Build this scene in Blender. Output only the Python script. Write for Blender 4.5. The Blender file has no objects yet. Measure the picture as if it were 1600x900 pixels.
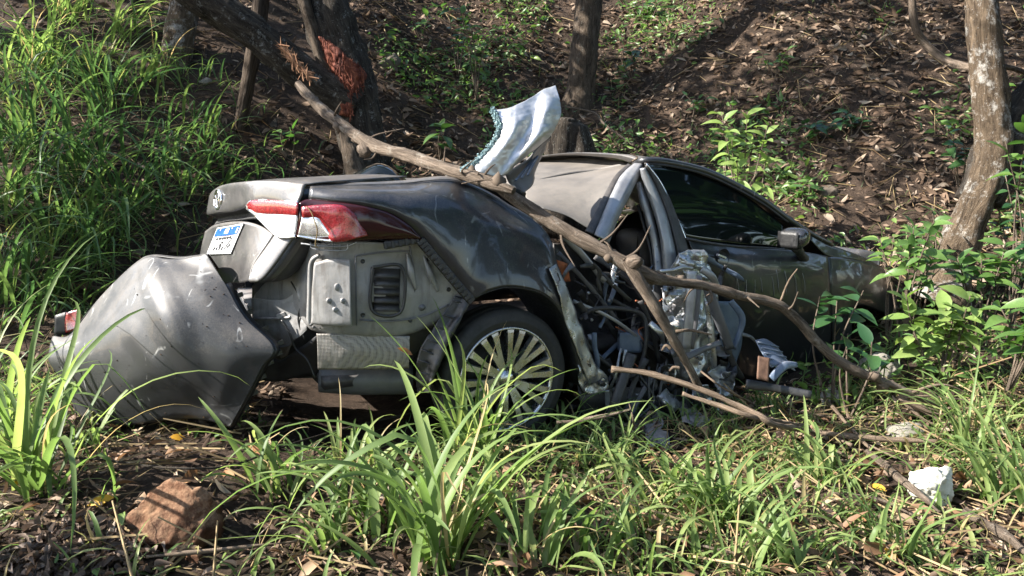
import bpy, bmesh, math, random
import numpy as np
from mathutils import Vector, Matrix, Quaternion
random.seed(11); rng = np.random.default_rng(11)
SC = bpy.context.scene; COL = SC.collection
R = math.radians

# ------------------------------------------------------------------ camera, sky, sun, exposure
FPX = 1180.0; CAMZ = 1.25; PITCH = R(9.0)
cd = bpy.data.cameras.new('camera'); cam = bpy.data.objects.new('camera', cd); COL.objects.link(cam)
cam.location = (0, 0, CAMZ); cam.rotation_euler = (R(90) - PITCH, 0, 0)
cd.sensor_width = 36; cd.lens = FPX / 1600 * 36; cd.clip_start = 0.05; cd.clip_end = 400
SC.camera = cam
SUN = Vector((-0.80, -0.13, 0.59)).normalized()          # towards the sun
wd = bpy.data.worlds.new('World'); SC.world = wd; wd.use_nodes = True
nt = wd.node_tree; bg = nt.nodes['Background']
sky = nt.nodes.new('ShaderNodeTexSky'); sky.sky_type = 'NISHITA'; sky.sun_disc = False
sky.sun_elevation = math.asin(SUN.z); sky.sun_rotation = math.atan2(SUN.x, SUN.y)
nt.links.new(sky.outputs[0], bg.inputs[0]); bg.inputs[1].default_value = 0.12
sl = bpy.data.lights.new('sun', 'SUN'); sl.energy = 5.0; sl.angle = R(0.5); sl.color = (1, 0.945, 0.86)
so = bpy.data.objects.new('sun', sl); COL.objects.link(so); so.rotation_euler = SUN.to_track_quat('Z', 'Y').to_euler(); so.location = (-6, -4, 9)
vs = SC.view_settings; vs.view_transform = 'Standard'; vs.look = 'None'; vs.gamma = 1; vs.use_curve_mapping = False; vs.exposure = 2.0
SC.render.film_transparent = False
SC.cycles.max_bounces = 8; SC.cycles.transparent_max_bounces = 8; SC.cycles.use_denoising = True

# ------------------------------------------------------------------ projection helpers (points of the place read off at a known depth)
_f = np.array([0, math.cos(PITCH), -math.sin(PITCH)]); _u = np.array([0, math.sin(PITCH), math.cos(PITCH)])
CAM = np.array([0, 0, CAMZ])
def ray(px, py): return _f + np.array([(px - 800) / FPX, 0, 0]) + _u * ((450 - py) / FPX)
def P(px, py, Y): d = ray(px, py); return CAM + d * (Y / d[1])
class Frame:                                            # u forward along the car, v into the car, z up
    def __init__(s, ox, oy, th):
        s.o = np.array([ox, oy, 0.]); s.a = np.array([math.cos(R(th)), math.sin(R(th)), 0]); s.n = np.array([-math.sin(R(th)), math.cos(R(th)), 0])
    def V(s, px, py, v): d = ray(px, py); t = (v - (CAM - s.o) @ s.n) / (d @ s.n); return CAM + d * t
    def U(s, px, py, u): d = ray(px, py); t = (u - (CAM - s.o) @ s.a) / (d @ s.a); return CAM + d * t
    def L(s, u, v, z): return s.o + s.a * u + s.n * v + np.array([0, 0, z])
    def inv(s, p): q = np.asarray(p) - s.o; return np.array([q @ s.a, q @ s.n, p[2]])
    def Vs(s, l): return np.array([s.V(*p) for p in l])
RF = Frame(-0.02, 3.27, 28); FF = Frame(0.848, 3.85, 32)

def vnoise(p, seed=0):
    p = np.asarray(p, float); i = np.floor(p).astype(np.int64); f = p - i; f = f * f * (3 - 2 * f)
    def h(a, b, c):
        n = (a * 374761393 + b * 668265263 + c * 1274126177 + seed * 974711) & 0xffffffff
        n = ((n ^ (n >> 13)) * 1274126177) & 0xffffffff
        return ((n ^ (n >> 16)) & 0xffff) / 32767.5 - 1
    x, y, z = i[:, 0], i[:, 1], i[:, 2]; fx, fy, fz = f[:, 0], f[:, 1], f[:, 2]
    L = lambda a, b, t: a + (b - a) * t
    return L(L(L(h(x, y, z), h(x + 1, y, z), fx), L(h(x, y + 1, z), h(x + 1, y + 1, z), fx), fy),
             L(L(h(x, y, z + 1), h(x + 1, y, z + 1), fx), L(h(x, y + 1, z + 1), h(x + 1, y + 1, z + 1), fx), fy), fz)
def fbm(p, octv=4, seed=0):
    p = np.asarray(p, float); r = 0; a = 1.
    for k in range(octv): r = r + a * vnoise(p, seed + k * 17); p = p * 2.03 + 5.1; a *= .5
    return r
def sst(x, a, b): t = np.clip((x - a) / (b - a), 0, 1); return t * t * (3 - 2 * t)

# ------------------------------------------------------------------ the lie of the land
def toe(x): return np.interp(x, [-9, -4, -2.5, -1.4, -.5, .5, 1.5, 2.6, 4, 9], [3.2, 3.55, 4.0, 4.55, 4.95, 5.1, 5.05, 4.75, 4.4, 4.2])
def Hb(x, y):
    x = np.asarray(x, float); y = np.asarray(y, float)
    z = .11 * sst(-x, .7, 1.4) * sst(y, 1.5, 2.9) + .22 * sst(x, 1.2, 2.8) * sst(y, 2.9, 4.2)
    dy = np.maximum(0, y - toe(x)); s = .80
    z = z + s * (np.sqrt(dy ** 2 + .30 ** 2) - .30) * (1 - .5 * sst(dy, 5, 22))
    return z
def Hg(x, y):
    x = np.atleast_1d(np.asarray(x, float)); y = np.atleast_1d(np.asarray(y, float)); sh = x.shape
    x = x.ravel(); y = y.ravel(); q = np.stack([x, y, 0 * x], 1)
    hill = sst(y - toe(x), -.2, .8)
    z = Hb(x, y) + (.025 + .05 * hill) * fbm(q * 1.3, 2, 3) + .012 * fbm(q * 7, 3, 9)
    clod = np.exp(-(((x + 1.05) / .55) ** 2 + ((y - 2.75) / .45) ** 2))
    z = z + clod * (.02 + .022 * np.abs(fbm(q * 16, 3, 21)))
    return z.reshape(sh)
def H1(x, y): return float(Hg(x, y)[0])
def gnd(px, py):                                         # where the ray through a pixel meets the ground
    d = ray(px, py); t = np.arange(1.5, 30, .015); p = CAM + d * t[:, None]; b = p[:, 2] < Hg(p[:, 0], p[:, 1])
    return p[int(np.argmax(b))] if b.any() else p[-1]
def hnorm(x, y):
    e = .06; return np.stack([-(Hg(x + e, y) - Hg(x - e, y)) / (2 * e), -(Hg(x, y + e) - Hg(x, y - e)) / (2 * e), np.ones_like(x)], 1)

# ------------------------------------------------------------------ mesh helpers
def tag(o, label=None, cat=None, group=None, kind=None):
    for k, v in (('label', label), ('category', cat), ('group', group), ('kind', kind)):
        if v: o[k] = v
    return o
def thing(name, label, cat, loc, group=None):
    o = bpy.data.objects.new(name, None); COL.objects.link(o); o.location = tuple(loc); o.empty_display_size = .1
    return tag(o, label, cat, group)
def root_loc(o):
    while o.parent: o = o.parent
    return np.array(o.location)
def mesh(name, V, F, m, smooth=True, tint=None):
    me = bpy.data.meshes.new(name); V = np.asarray(V, np.float32)
    if isinstance(F, np.ndarray):
        n, k = F.shape
        me.vertices.add(len(V)); me.vertices.foreach_set('co', V.ravel()); me.loops.add(n * k)
        me.loops.foreach_set('vertex_index', F.ravel().astype(np.int32)); me.polygons.add(n)
        me.polygons.foreach_set('loop_start', np.arange(0, n * k, k, dtype=np.int32))
        me.update(calc_edges=True)
    else:
        me.from_pydata([tuple(map(float, v)) for v in V], [], F); me.update()
    me.polygons.foreach_set('use_smooth', np.full(len(me.polygons), bool(smooth)))
    if tint is not None:
        a = me.attributes.new('tint', 'FLOAT', 'POINT'); a.data.foreach_set('value', np.asarray(tint, np.float32))
    if m: me.materials.append(m)
    return me
def mk(name, V, F, m, parent=None, smooth=True, solid=0, tint=None, label=None, cat=None, group=None, kind=None, bevel=0, loc=None):
    V = np.asarray(V, float)
    if parent is None:
        L = np.array([V[:, 0].mean(), V[:, 1].mean(), V[:, 2].min()]) if loc is None else np.asarray(loc, float)
    else: L = root_loc(parent)
    me = mesh(name, V - L, F, m, smooth, tint)
    o = bpy.data.objects.new(name, me); COL.objects.link(o)
    if parent is None: o.location = tuple(L)
    else: o.parent = parent
    if solid: md = o.modifiers.new('thickness', 'SOLIDIFY'); md.thickness = solid; md.offset = -1
    if bevel: md = o.modifiers.new('edge', 'BEVEL'); md.width = bevel; md.segments = 2; md.limit_method = 'ANGLE'
    return tag(o, label, cat, group, kind)
def crom(pts, n):                                        # smooth curve through points (any dimension), n samples
    p = np.asarray(pts, float); k = len(p)
    if k == 2: t = np.linspace(0, 1, n).reshape((-1,) + (1,) * (p.ndim - 1)); return p[0] * (1 - t) + p[1] * t
    e = np.concatenate([[2 * p[0] - p[1]], p, [2 * p[-1] - p[-2]]]); s = np.linspace(0, k - 1, n); i = np.minimum(s.astype(int), k - 2); f = (s - i)
    f = f.reshape((-1,) + (1,) * (p.ndim - 1)); a, b, c, d = e[i], e[i + 1], e[i + 2], e[i + 3]
    return .5 * (2 * b + (c - a) * f + (2 * a - 5 * b + 4 * c - d) * f ** 2 + (3 * b - 3 * c + d - a) * f ** 3)
def lin(pts, n):
    p = np.asarray(pts, float); s = np.linspace(0, len(p) - 1, n); i = np.minimum(s.astype(int), len(p) - 2); f = (s - i).reshape((-1,) + (1,) * (p.ndim - 1))
    return p[i] * (1 - f) + p[i + 1] * f
def gfaces(r, c, wrap=False):
    i, j = np.meshgrid(np.arange(r - 1), np.arange(c if wrap else c - 1), indexing='ij'); j2 = (j + 1) % c
    return np.stack([i * c + j, i * c + j2, (i + 1) * c + j2, (i + 1) * c + j], -1).reshape(-1, 4)
def gnormals(G):
    du = np.gradient(G, axis=0); dv = np.gradient(G, axis=1); n = np.cross(du, dv); return n / (np.linalg.norm(n, axis=2, keepdims=True) + 1e-9)
def folds(q, seed, k=9):                                  # sharp creases: triangle waves running in random directions
    r = np.random.default_rng(seed); f = 0
    for i in range(k):
        d = r.normal(0, 1, 3); d /= np.linalg.norm(d); w = r.uniform(.35, 1.9); ph = q @ d * w + r.uniform(0, 9) + .35 * vnoise(q * .6, seed + i)
        f = f + (np.abs((ph % 2) - 1) * 2 - 1) / w ** .8 * r.uniform(.3, 1)
    return f / 3.2
def crumple(G, amp, freq, seed=0, octv=3, ridge=False):
    n = gnormals(G); q = G.reshape(-1, 3) * freq; f = folds(q, seed) if ridge else fbm(q, octv, seed)
    return G + n * (amp * f).reshape(G.shape[:2] + (1,))
def patch(name, rows, m, parent, nr=14, nc=40, th=.004, amp=0, freq=6, seed=0, sharp=False, ridge=False, octv=3, across=None, **k):
    rows = np.asarray(rows, float); fn = lin if sharp else crom
    G = (across or fn)(rows, nr); G = fn(G.transpose(1, 0, 2), nc).transpose(1, 0, 2)
    if amp: G = crumple(G, amp, freq, seed, octv, ridge)
    if ridge: G = crumple(G, amp * .28, freq * 3.1, seed + 1, octv, True)
    n = gnormals(G); c = G.reshape(-1, 3).mean(0); flip = ((CAM - c) @ n.reshape(-1, 3).mean(0)) < 0
    F = gfaces(nr, nc)
    if flip: F = F[:, ::-1]
    return mk(name, G.reshape(-1, 3), np.ascontiguousarray(F), m, parent, solid=th, **k)
def rows_between(a, b, ts):
    a = np.asarray(a); b = np.asarray(b); return [a * (1 - t) + b * t for t in ts]
def tubeV(path, rad, seg=12, n=None, amp=0, freq=10, seed=0, cap=True, flat=1., up=None):
    p = np.asarray(path, float); n = n or max(8, len(p) * 6); rad = np.asarray(rad, float) * np.ones(len(p)) if np.ndim(rad) == 0 else np.asarray(rad, float)
    C = crom(p, n); r = np.interp(np.linspace(0, 1, n), np.linspace(0, 1, len(rad)), rad)
    T = np.gradient(C, axis=0); T /= np.linalg.norm(T, axis=1, keepdims=True) + 1e-9
    a = np.array(up if up is not None else ([0, 0, 1.] if abs(T[0][2]) < .8 else [1., 0, 0])); N = []
    for t in T: a = a - t * (a @ t); a /= np.linalg.norm(a) + 1e-9; N.append(a)
    N = np.array(N); B = np.cross(T, N); th = np.linspace(0, 2 * np.pi, seg, endpoint=False)
    D = N[:, None] * np.cos(th)[None, :, None] + B[:, None] * np.sin(th)[None, :, None] * flat
    V = C[:, None] + D * r[:, None, None]
    if amp:
        q = (C[:, None] * .35 + D * r[:, None, None]).reshape(-1, 3) * freq
        V = V + D * (amp * fbm(q, 3, seed)).reshape(n, seg, 1)
    F = gfaces(n, seg, True).tolist(); V = V.reshape(-1, 3)
    if cap: F = F + [list(range(seg))[::-1], list(range((n - 1) * seg, n * seg))]
    return V, F
def tube(name, path, rad, m, parent=None, **k):
    kk = {x: k.pop(x) for x in ('seg', 'n', 'amp', 'freq', 'seed', 'cap', 'flat', 'up') if x in k}
    V, F = tubeV(path, rad, **kk); o = mk(name, V, F, m, parent, **k)
    seg = kk.get('seg', 12); n = len(V) // seg; C_ = V.reshape(n, seg, 3); cc = C_.mean(1); s = np.concatenate([[0], np.cumsum(np.linalg.norm(np.diff(cc, axis=0), axis=1))]) + (kk.get('seed', 0) * 1.7 + len(name)); rr_ = np.linalg.norm(C_ - cc[:, None], axis=2).mean(); th = np.linspace(0, 2 * np.pi, seg, endpoint=False)
    B = np.stack([np.tile(np.cos(th) * rr_, (n, 1)), np.tile(np.sin(th) * rr_, (n, 1)), np.tile(s[:, None], (1, seg))], 2); a = o.data.attributes.new('bk', 'FLOAT_VECTOR', 'POINT'); a.data.foreach_set('vector', B.astype(np.float32).ravel()); return o
def bar(name, a, b, w, h, m, parent, up=(0, 0, 1), **k):       # rectangular bar between two points
    a = np.asarray(a, float); b = np.asarray(b, float); t = (b - a) / np.linalg.norm(b - a); s = np.cross(t, up); s /= np.linalg.norm(s); q = np.cross(s, t)
    V = [e + s * x * w / 2 + q * y * h / 2 for e in (a, b) for x, y in ((-1, -1), (1, -1), (1, 1), (-1, 1))]
    return mk(name, V, [(3, 2, 1, 0), (4, 5, 6, 7), (0, 1, 5, 4), (1, 2, 6, 5), (2, 3, 7, 6), (3, 0, 4, 7)], m, parent, smooth=False, **k)
def strip(name, pts, wid, th, m, parent, n=None, side=None, amp=0, seed=0, **k):   # a bent flat strip, profile a shallow channel
    p = np.asarray(pts, float); n = n or len(p) * 6; Cc = crom(p, n); T = np.gradient(Cc, axis=0); T /= np.linalg.norm(T, axis=1, keepdims=True)
    vd = Cc - CAM; s = np.cross(T, vd) if side is None else np.tile(np.asarray(side, float), (n, 1)); s /= np.linalg.norm(s, axis=1, keepdims=True); q = np.cross(s, T)
    w = np.interp(np.linspace(0, 1, n), np.linspace(0, 1, len(np.atleast_1d(wid))), np.atleast_1d(wid)); cs = np.array([-1, -.7, -.6, .6, .7, 1]); hs = np.array([.6, 0, -.3, -.3, 0, .6]) * .25
    G = Cc[:, None] + s[:, None] * (cs[None, :, None] * w[:, None, None] / 2) + q[:, None] * (hs[None, :, None] * w[:, None, None] / 2)
    if amp: G = crumple(G, amp, 14, seed)
    return mk(name, G.reshape(-1, 3), gfaces(n, 6), m, parent, solid=th, **k)
def lathe(name, o, ax, prof, m, parent, seg=64, **k):            # prof: (radius, along)
    ax = np.asarray(ax, float); ax /= np.linalg.norm(ax); e1 = np.cross(ax, [0, 0, 1.]); e1 /= np.linalg.norm(e1); e2 = np.cross(e1, ax)
    th = np.linspace(0, 2 * np.pi, seg, endpoint=False); D = np.cos(th)[:, None] * e1 + np.sin(th)[:, None] * e2
    V = np.array([o + D * r + ax * a for r, a in prof]).reshape(-1, 3)
    return mk(name, V, gfaces(len(prof), seg, True), m, parent, **k)
def scatter(tV, tF, mats, locs):                          # merged copies of one small shape
    N = len(locs); V = np.einsum('nij,kj->nki', mats, tV) + locs[:, None]; k = len(tV)
    F = (np.asarray(tF)[None] + (np.arange(N) * k)[:, None, None]).reshape(-1, np.asarray(tF).shape[1]); return V.reshape(-1, 3), F
def leafT(fold=.25, curl=.3, n=4, wide=.42, tip=1.0):     # unit leaf along +x, midrib folded
    s = np.linspace(0, 1, n + 1); w = wide * np.sin(np.pi * np.clip(s, 0, 1) ** .8) ** tip * .5; z = -curl * s ** 2
    V = []; 
    for i in range(n + 1): V += [(s[i], -w[i], z[i] + fold * w[i]), (s[i], 0, z[i]), (s[i], w[i], z[i] + fold * w[i])]
    return np.array(V), gfaces(n + 1, 3)
def rotmats(n, up, yaw, tilt, scale):                     # random frames around given up vectors
    up = up / np.linalg.norm(up, axis=1, keepdims=True); up = up + rng.normal(0, 1, (n, 3)) * np.reshape(tilt, (-1, 1)); up /= np.linalg.norm(up, axis=1, keepdims=True)
    r = np.stack([np.cos(yaw), np.sin(yaw), 0 * yaw], 1); r = r - up * (r * up).sum(1, keepdims=True); r /= np.linalg.norm(r, axis=1, keepdims=True)
    return np.stack([r, np.cross(up, r), up], 2) * np.reshape(scale, (-1, 1, 1))
def blades(base, az, L, w, e0, droop, S=9, twist=None, up=None):   # arching grass blades
    N = len(base); s = np.linspace(0, 1, S + 1); e = e0[:, None] - droop[:, None] * s[None] ** 1.6
    kk_ = rng.uniform(.3, .8, N); e = e - np.where(rng.uniform(0, 1, N) < .22, rng.uniform(.6, 1.7, N), 0)[:, None] * (s[None] > kk_[:, None])
    dr = np.cos(e); dz = np.sin(e); st = (L / S)[:, None]
    rr = np.concatenate([np.zeros((N, 1)), np.cumsum((dr[:, 1:] + dr[:, :-1]) / 2 * st, 1)], 1); zz = np.concatenate([np.zeros((N, 1)), np.cumsum((dz[:, 1:] + dz[:, :-1]) / 2 * st, 1)], 1)
    a2 = az[:, None] + (0 if twist is None else twist[:, None] * s[None] ** 2)
    C = base[:, None] + np.stack([np.cos(a2) * rr, np.sin(a2) * rr, zz], 2)
    prof = np.minimum(1, .35 + 3 * s) * np.clip((1 - s), 0, 1) ** .55; hw = w[:, None] / 2 * prof[None]
    sd = np.stack([-np.sin(a2), np.cos(a2), 0 * a2], 2); nm = np.stack([-np.cos(a2) * np.sin(e), -np.sin(a2) * np.sin(e), np.cos(e)], 2)
    roll = (rng.uniform(-.7, .7, N))[:, None, None] * s[None, :, None]; sd2 = sd * np.cos(roll) + nm * np.sin(roll)
    V = np.stack([C - sd2 * hw[..., None] + nm * hw[..., None] * .35, C, C + sd2 * hw[..., None] + nm * hw[..., None] * .35], 2)
    return V.reshape(N, -1, 3), gfaces(S + 1, 3)
def ico(sub=3):
    bm = bmesh.new(); bmesh.ops.create_icosphere(bm, subdivisions=sub, radius=1); V = np.array([v.co[:] for v in bm.verts]); F = np.array([[v.index for v in f.verts] for f in bm.faces]); bm.free(); return V, F
def rock(name, c, size, m, seed, rotz=0, facets=9, amp=.08, sub=5, cut=(.55, .8), **k):
    V, F = ico(sub); r = np.random.default_rng(seed)
    for _ in range(facets):
        n = r.normal(0, 1, 3); n /= np.linalg.norm(n); d = r.uniform(*cut); V = V - np.maximum(0, V @ n - d)[:, None] * n
    V = V * (1 + amp * fbm(V * 2.2, 4, seed)[:, None] + amp * .6 * fbm(V * 9, 5, seed + 5)[:, None])
    V = V * np.asarray(size); cz, sz = math.cos(rotz), math.sin(rotz); V = V @ np.array([[cz, sz, 0], [-sz, cz, 0], [0, 0, 1]])
    return mk(name, V + np.asarray(c), F, m, **k)

# ------------------------------------------------------------------ materials
def hexs(c): return tuple(c) + (1,) if len(c) == 3 else c
class N:
    def __init__(s, name):
        s.m = bpy.data.materials.new(name); s.m.use_nodes = True; s.t = s.m.node_tree; s.b = s.t.nodes['Principled BSDF']; s.out = s.t.nodes['Material Output']
        s.tc = s.t.nodes.new('ShaderNodeTexCoord')
    def n(s, typ, **k):
        x = s.t.nodes.new(typ)
        for a, v in k.items(): setattr(x, a, v)
        return x
    def l(s, a, b): s.t.links.new(a, b)
    def noise(s, scale, detail=6, rough=.6, vec=None, stretch=None, dist=0, coord='Object'):
        x = s.n('ShaderNodeTexNoise'); x.inputs['Scale'].default_value = scale; x.inputs['Detail'].default_value = detail; x.inputs['Roughness'].default_value = rough; x.inputs['Distortion'].default_value = dist
        src = s.tc.outputs[coord] if vec is None else vec
        if stretch: mp = s.n('ShaderNodeMapping'); mp.inputs['Scale'].default_value = stretch; s.l(src, mp.inputs[0]); src = mp.outputs[0]
        s.l(src, x.inputs['Vector']); return x.outputs[0]
    def ramp(s, src, stops):
        x = s.n('ShaderNodeValToRGB'); e = x.color_ramp.elements
        while len(e) < len(stops): e.new(.5)
        for i, (p, c) in enumerate(stops): e[i].position = p; e[i].color = (c, c, c, 1) if np.isscalar(c) else hexs(c)
        s.l(src, x.inputs[0]); return x.outputs[0]
    def mix(s, f, a, b):
        x = s.n('ShaderNodeMix', data_type='RGBA'); 
        for sock, v in ((x.inputs[0], f), (x.inputs[6], a), (x.inputs[7], b)):
            if hasattr(v, 'links'): s.l(v, sock)
            else: sock.default_value = v if not isinstance(v, tuple) else hexs(v)
        return x.outputs[2]
    def math(s, op, a, b=None):
        x = s.n('ShaderNodeMath', operation=op)
        for i, v in enumerate((a, b)):
            if v is None: continue
            if hasattr(v, 'links'): s.l(v, x.inputs[i])
            else: x.inputs[i].default_value = v
        return x.outputs[0]
    def set(s, **k):
        for a, v in k.items():
            i = s.b.inputs[a.replace('_', ' ')]
            if hasattr(v, 'links'): s.l(v, i)
            else: i.default_value = hexs(v) if isinstance(v, tuple) else v
        return s
    def bump(s, src, strength=.3, dist=.01):
        x = s.n('ShaderNodeBump'); x.inputs['Strength'].default_value = strength; x.inputs['Distance'].default_value = dist; s.l(src, x.inputs['Height']); s.l(x.outputs[0], s.b.inputs['Normal']); return x
def plain(name, a, b=None, rough=.6, metal=0, scale=12, bump=0, bscale=60, coat=0, spec=.5, dust=0, dcol=(.24, .18, .13), dscale=5, stretch=None, rvar=.15, lo=.35, hi=.65):
    k = N(name); col = k.ramp(k.noise(scale, stretch=stretch), [(lo, a), (hi, b or tuple(min(1, x * 1.35) for x in a))]); rg = k.ramp(k.noise(scale * 2.3), [(.3, max(0, rough - rvar)), (.7, min(1, rough + rvar))])
    mt = None
    if dust:
        g = k.n('ShaderNodeNewGeometry'); sx = k.n('ShaderNodeSeparateXYZ'); k.l(g.outputs['Normal'], sx.inputs[0])
        upf = k.math('MULTIPLY_ADD', sx.outputs[2], .22); upf.node.inputs[2].default_value = 0
        f = k.ramp(k.math('ADD', k.math('ADD', k.math('MULTIPLY', k.noise(dscale, 9, .7), .55), k.math('MULTIPLY', k.noise(dscale * 22, 6, .7), .45)), upf), [(.62 - .3 * dust, 0.), (.95 - .25 * dust, min(1, .35 + .6 * dust))])
        col = k.mix(f, col, dcol); rg = k.mix(f, rg, (.9, .9, .9)); 
        mt = k.math('MULTIPLY', k.math('SUBTRACT', 1.0, f), metal)
        if coat: k.set(Coat_Weight=k.math('MULTIPLY', k.math('SUBTRACT', 1.0, f), coat))
    k.set(Base_Color=col, Roughness=rg, Metallic=mt if mt is not None else metal, Specular_IOR_Level=spec)
    if coat and not dust: k.set(Coat_Weight=coat)
    if coat: k.set(Coat_Roughness=.06)
    if bump: k.bump(k.noise(bscale, 8), bump)
    return k
def leafy(name, stops, trans=.4, rough=.5, spec=.25, veins=0, yellow=1.0):
    k = N(name); at = k.n('ShaderNodeAttribute'); at.attribute_name = 'tint'; oi = k.n('ShaderNodeObjectInfo')
    r = k.math('FRACT', k.math('ADD', at.outputs['Fac'], k.math('MULTIPLY', oi.outputs['Random'], 0.0)))
    c = k.ramp(r, stops); c = k.mix(k.ramp(k.noise(9, 4), [(.35, 0.), (.75, .35)]), c, tuple(x * .6 for x in stops[0][1]))
    k.set(Base_Color=c, Roughness=rough, Specular_IOR_Level=spec)
    if trans:
        tr = k.n('ShaderNodeBsdfTranslucent'); hs = k.n('ShaderNodeHueSaturation'); hs.inputs['Saturation'].default_value = 1.15; hs.inputs['Value'].default_value = 1.5 * yellow; k.l(c, hs.inputs['Color']); k.l(hs.outputs[0], tr.inputs[0])
        ms = k.n('ShaderNodeMixShader'); ms.inputs[0].default_value = trans; k.l(k.b.outputs[0], ms.inputs[1]); k.l(tr.outputs[0], ms.inputs[2]); k.l(ms.outputs[0], k.out.inputs[0])
    return k.m
def paint(name, base, dust, dscale=4, rough=.38, coat=1.0, metal=.55, scr=.7):
    k = plain(name, base, tuple(x * 1.25 for x in base), rough=rough, metal=metal, scale=3, coat=coat, dust=dust, dscale=dscale, dcol=(.17, .145, .12), rvar=.08)
    b = k.b.inputs['Base Color'].links[0].from_socket                      # scuffs and scratches down to pale primer
    sc = k.ramp(k.noise(7, 10, .75, stretch=(1, 1, 6), dist=.6), [(.70, 0.), (.76, .55)]); sc2 = k.ramp(k.noise(2.2, 3), [(.5, 0.), (.62, 1.)])
    b = k.mix(k.math('MULTIPLY', sc, sc2), b, (.30, .31, .31))
    for sc_, st, w_ in ((1.3, (1, 1, .5), .006), (2.1, (.4, 1, 1.4), .004), (5., (1, 1, .3), .008)):       # long thin scratches
        d_ = k.math('ABSOLUTE', k.math('SUBTRACT', k.noise(sc_, 2, .4, stretch=st, dist=.2), .52)); ln = k.ramp(d_, [(w_ * .4, 1.), (w_, 0.)])
        b = k.mix(k.math('MULTIPLY', ln, k.ramp(k.noise(sc_ * 2.5, 3), [(.54, 0.), (.64, scr)])), b, (.32, .32, .31))
    k.set(Base_Color=b); k.bump(k.noise(140, 4), .05, .002); return k.m
M = {}
M['paint'] = paint('dark grey car paint', (.020, .021, .024), .22, 7, .40, .55, .5, .35)
M['gloss'] = plain('clean black paint', (.012, .012, .013), (.016, .016, .017), rough=.3, scale=4, coat=.5).m
M['paint_dusty'] = paint('dusty grey car paint', (.062, .060, .060), .42, 6, .40, .6, .5, .4)
M['paint_bumper'] = paint('scuffed bumper paint', (.024, .025, .027), .28, 7, .50, .16, .30, .7)
k = plain('grey body shell coat', (.17, .172, .175), (.25, .245, .238), rough=.5, metal=.25, scale=9, dust=.40, dcol=(.29, .235, .185), dscale=6, bump=.12, bscale=60)
b_ = k.b.inputs['Base Color'].links[0].from_socket; b_ = k.mix(k.ramp(k.noise(16, 8, .7, stretch=(1, 1, .12)), [(.52, 0.), (.70, .75)]), b_, (.055, .046, .038)); b_ = k.mix(k.ramp(k.noise(3.2, 8, .7), [(.55, 0.), (.68, .6)]), b_, (.085, .06, .042)); k.set(Base_Color=b_); M['primer'] = k.m
M['primer_dark'] = plain('dark inner body coat', (.07, .075, .085), (.13, .13, .14), rough=.45, metal=.2, scale=5, dust=.35, dcol=(.2, .16, .13)).m
M['silver'] = plain('bare torn sheet metal', (.30, .305, .315), (.42, .43, .44), rough=.33, metal=.85, scale=14, bump=.15, bscale=60, dust=.22, dcol=(.20, .18, .155)).m
M['scrap'] = plain('grimy metal scrap', (.16, .16, .165), (.34, .34, .345), rough=.45, metal=.7, scale=18, dust=.4, dcol=(.15, .12, .095)).m
M['sheet'] = plain('clean torn sheet metal', (.42, .42, .42), (.50, .50, .495), rough=.42, metal=.75, scale=30, bump=.1, bscale=50, rvar=.08).m
M['band'] = plain('satin grey door frame metal', (.20, .205, .22), (.30, .31, .325), rough=.42, metal=.6, scale=9, dust=.30, dcol=(.22, .20, .175)).m
M['roofp'] = plain('dusty bent roof skin', (.085, .082, .078), (.13, .125, .118), rough=.55, metal=.4, scale=5, dust=.45, dcol=(.17, .14, .112)).m
M['black'] = plain('black trim plastic', (.012, .012, .013), (.025, .025, .026), rough=.5, scale=20, dust=.25, dcol=(.13, .105, .085), bump=.1, bscale=120).m
M['blackclean'] = plain('clean black plastic', (.008, .008, .009), (.018, .018, .018), rough=.45, scale=30, bump=.15, bscale=120).m
M['card'] = plain('brown panel', (.07, .035, .02), (.12, .065, .04), rough=.8, scale=30).m
M['rubber'] = plain('tyre rubber', (.012, .012, .012), (.022, .021, .020), rough=.75, scale=15, dust=.22, dcol=(.085, .07, .055), bump=.15, bscale=90).m
M['alloy'] = plain('machined alloy wheel', (.36, .365, .375), (.50, .505, .515), rough=.26, metal=.95, scale=8, dust=.12, dcol=(.13, .11, .09)).m
M['chrome'] = plain('chrome trim', (.75, .76, .78), (.85, .86, .88), rough=.08, metal=1, scale=6, rvar=.05, dust=.1).m
M['glass'] = (lambda k: (k.set(Base_Color=(.006, .008, .008), Roughness=.03, Specular_IOR_Level=.45, Coat_Weight=.0, Coat_Roughness=.02, Transmission_Weight=.05), k.m)[1])(N('dark tinted window glass'))
def lens(name, col, tw=.55, rough=.08): k = N(name); k.set(Base_Color=col, Roughness=rough, Transmission_Weight=tw, Coat_Weight=1.0, Coat_Roughness=.03, IOR=1.45); k.bump(k.noise(260, 2), .08, .002); return k.m
M['red'] = lens('red lamp lens', (.62, .012, .02), .25)
M['redglow'] = plain('red reflector plastic', (.13, .003, .006), (.22, .006, .010), rough=.25, scale=60, coat=1, bump=.25, bscale=140).m
M['clear'] = lens('clear lamp lens', (.86, .88, .9), .6)
M['lampsilver'] = plain('lamp reflector bowl', (.72, .73, .74), (.9, .9, .9), rough=.22, metal=.85, scale=20).m
M['smoke'] = plain('smoked maroon lens', (.020, .005, .006), (.03, .007, .008), rough=.12, scale=8, spec=.4, rvar=.04).m
M['leather'] = plain('dark grey seat leather', (.05, .052, .056), (.085, .085, .09), rough=.5, scale=14, bump=.15, bscale=150, dust=.2, dcol=(.2, .18, .16)).m
M['white'] = plain('white plate enamel', (.46, .47, .48), (.56, .56, .56), rough=.35, scale=14, dust=.12, dcol=(.5, .46, .4)).m
M['blue'] = plain('blue plate enamel', (.012, .065, .34), (.02, .10, .45), rough=.35, scale=30).m
M['ink'] = plain('grey plate marks', (.02, .02, .024), (.04, .04, .045), rough=.5).m
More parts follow.
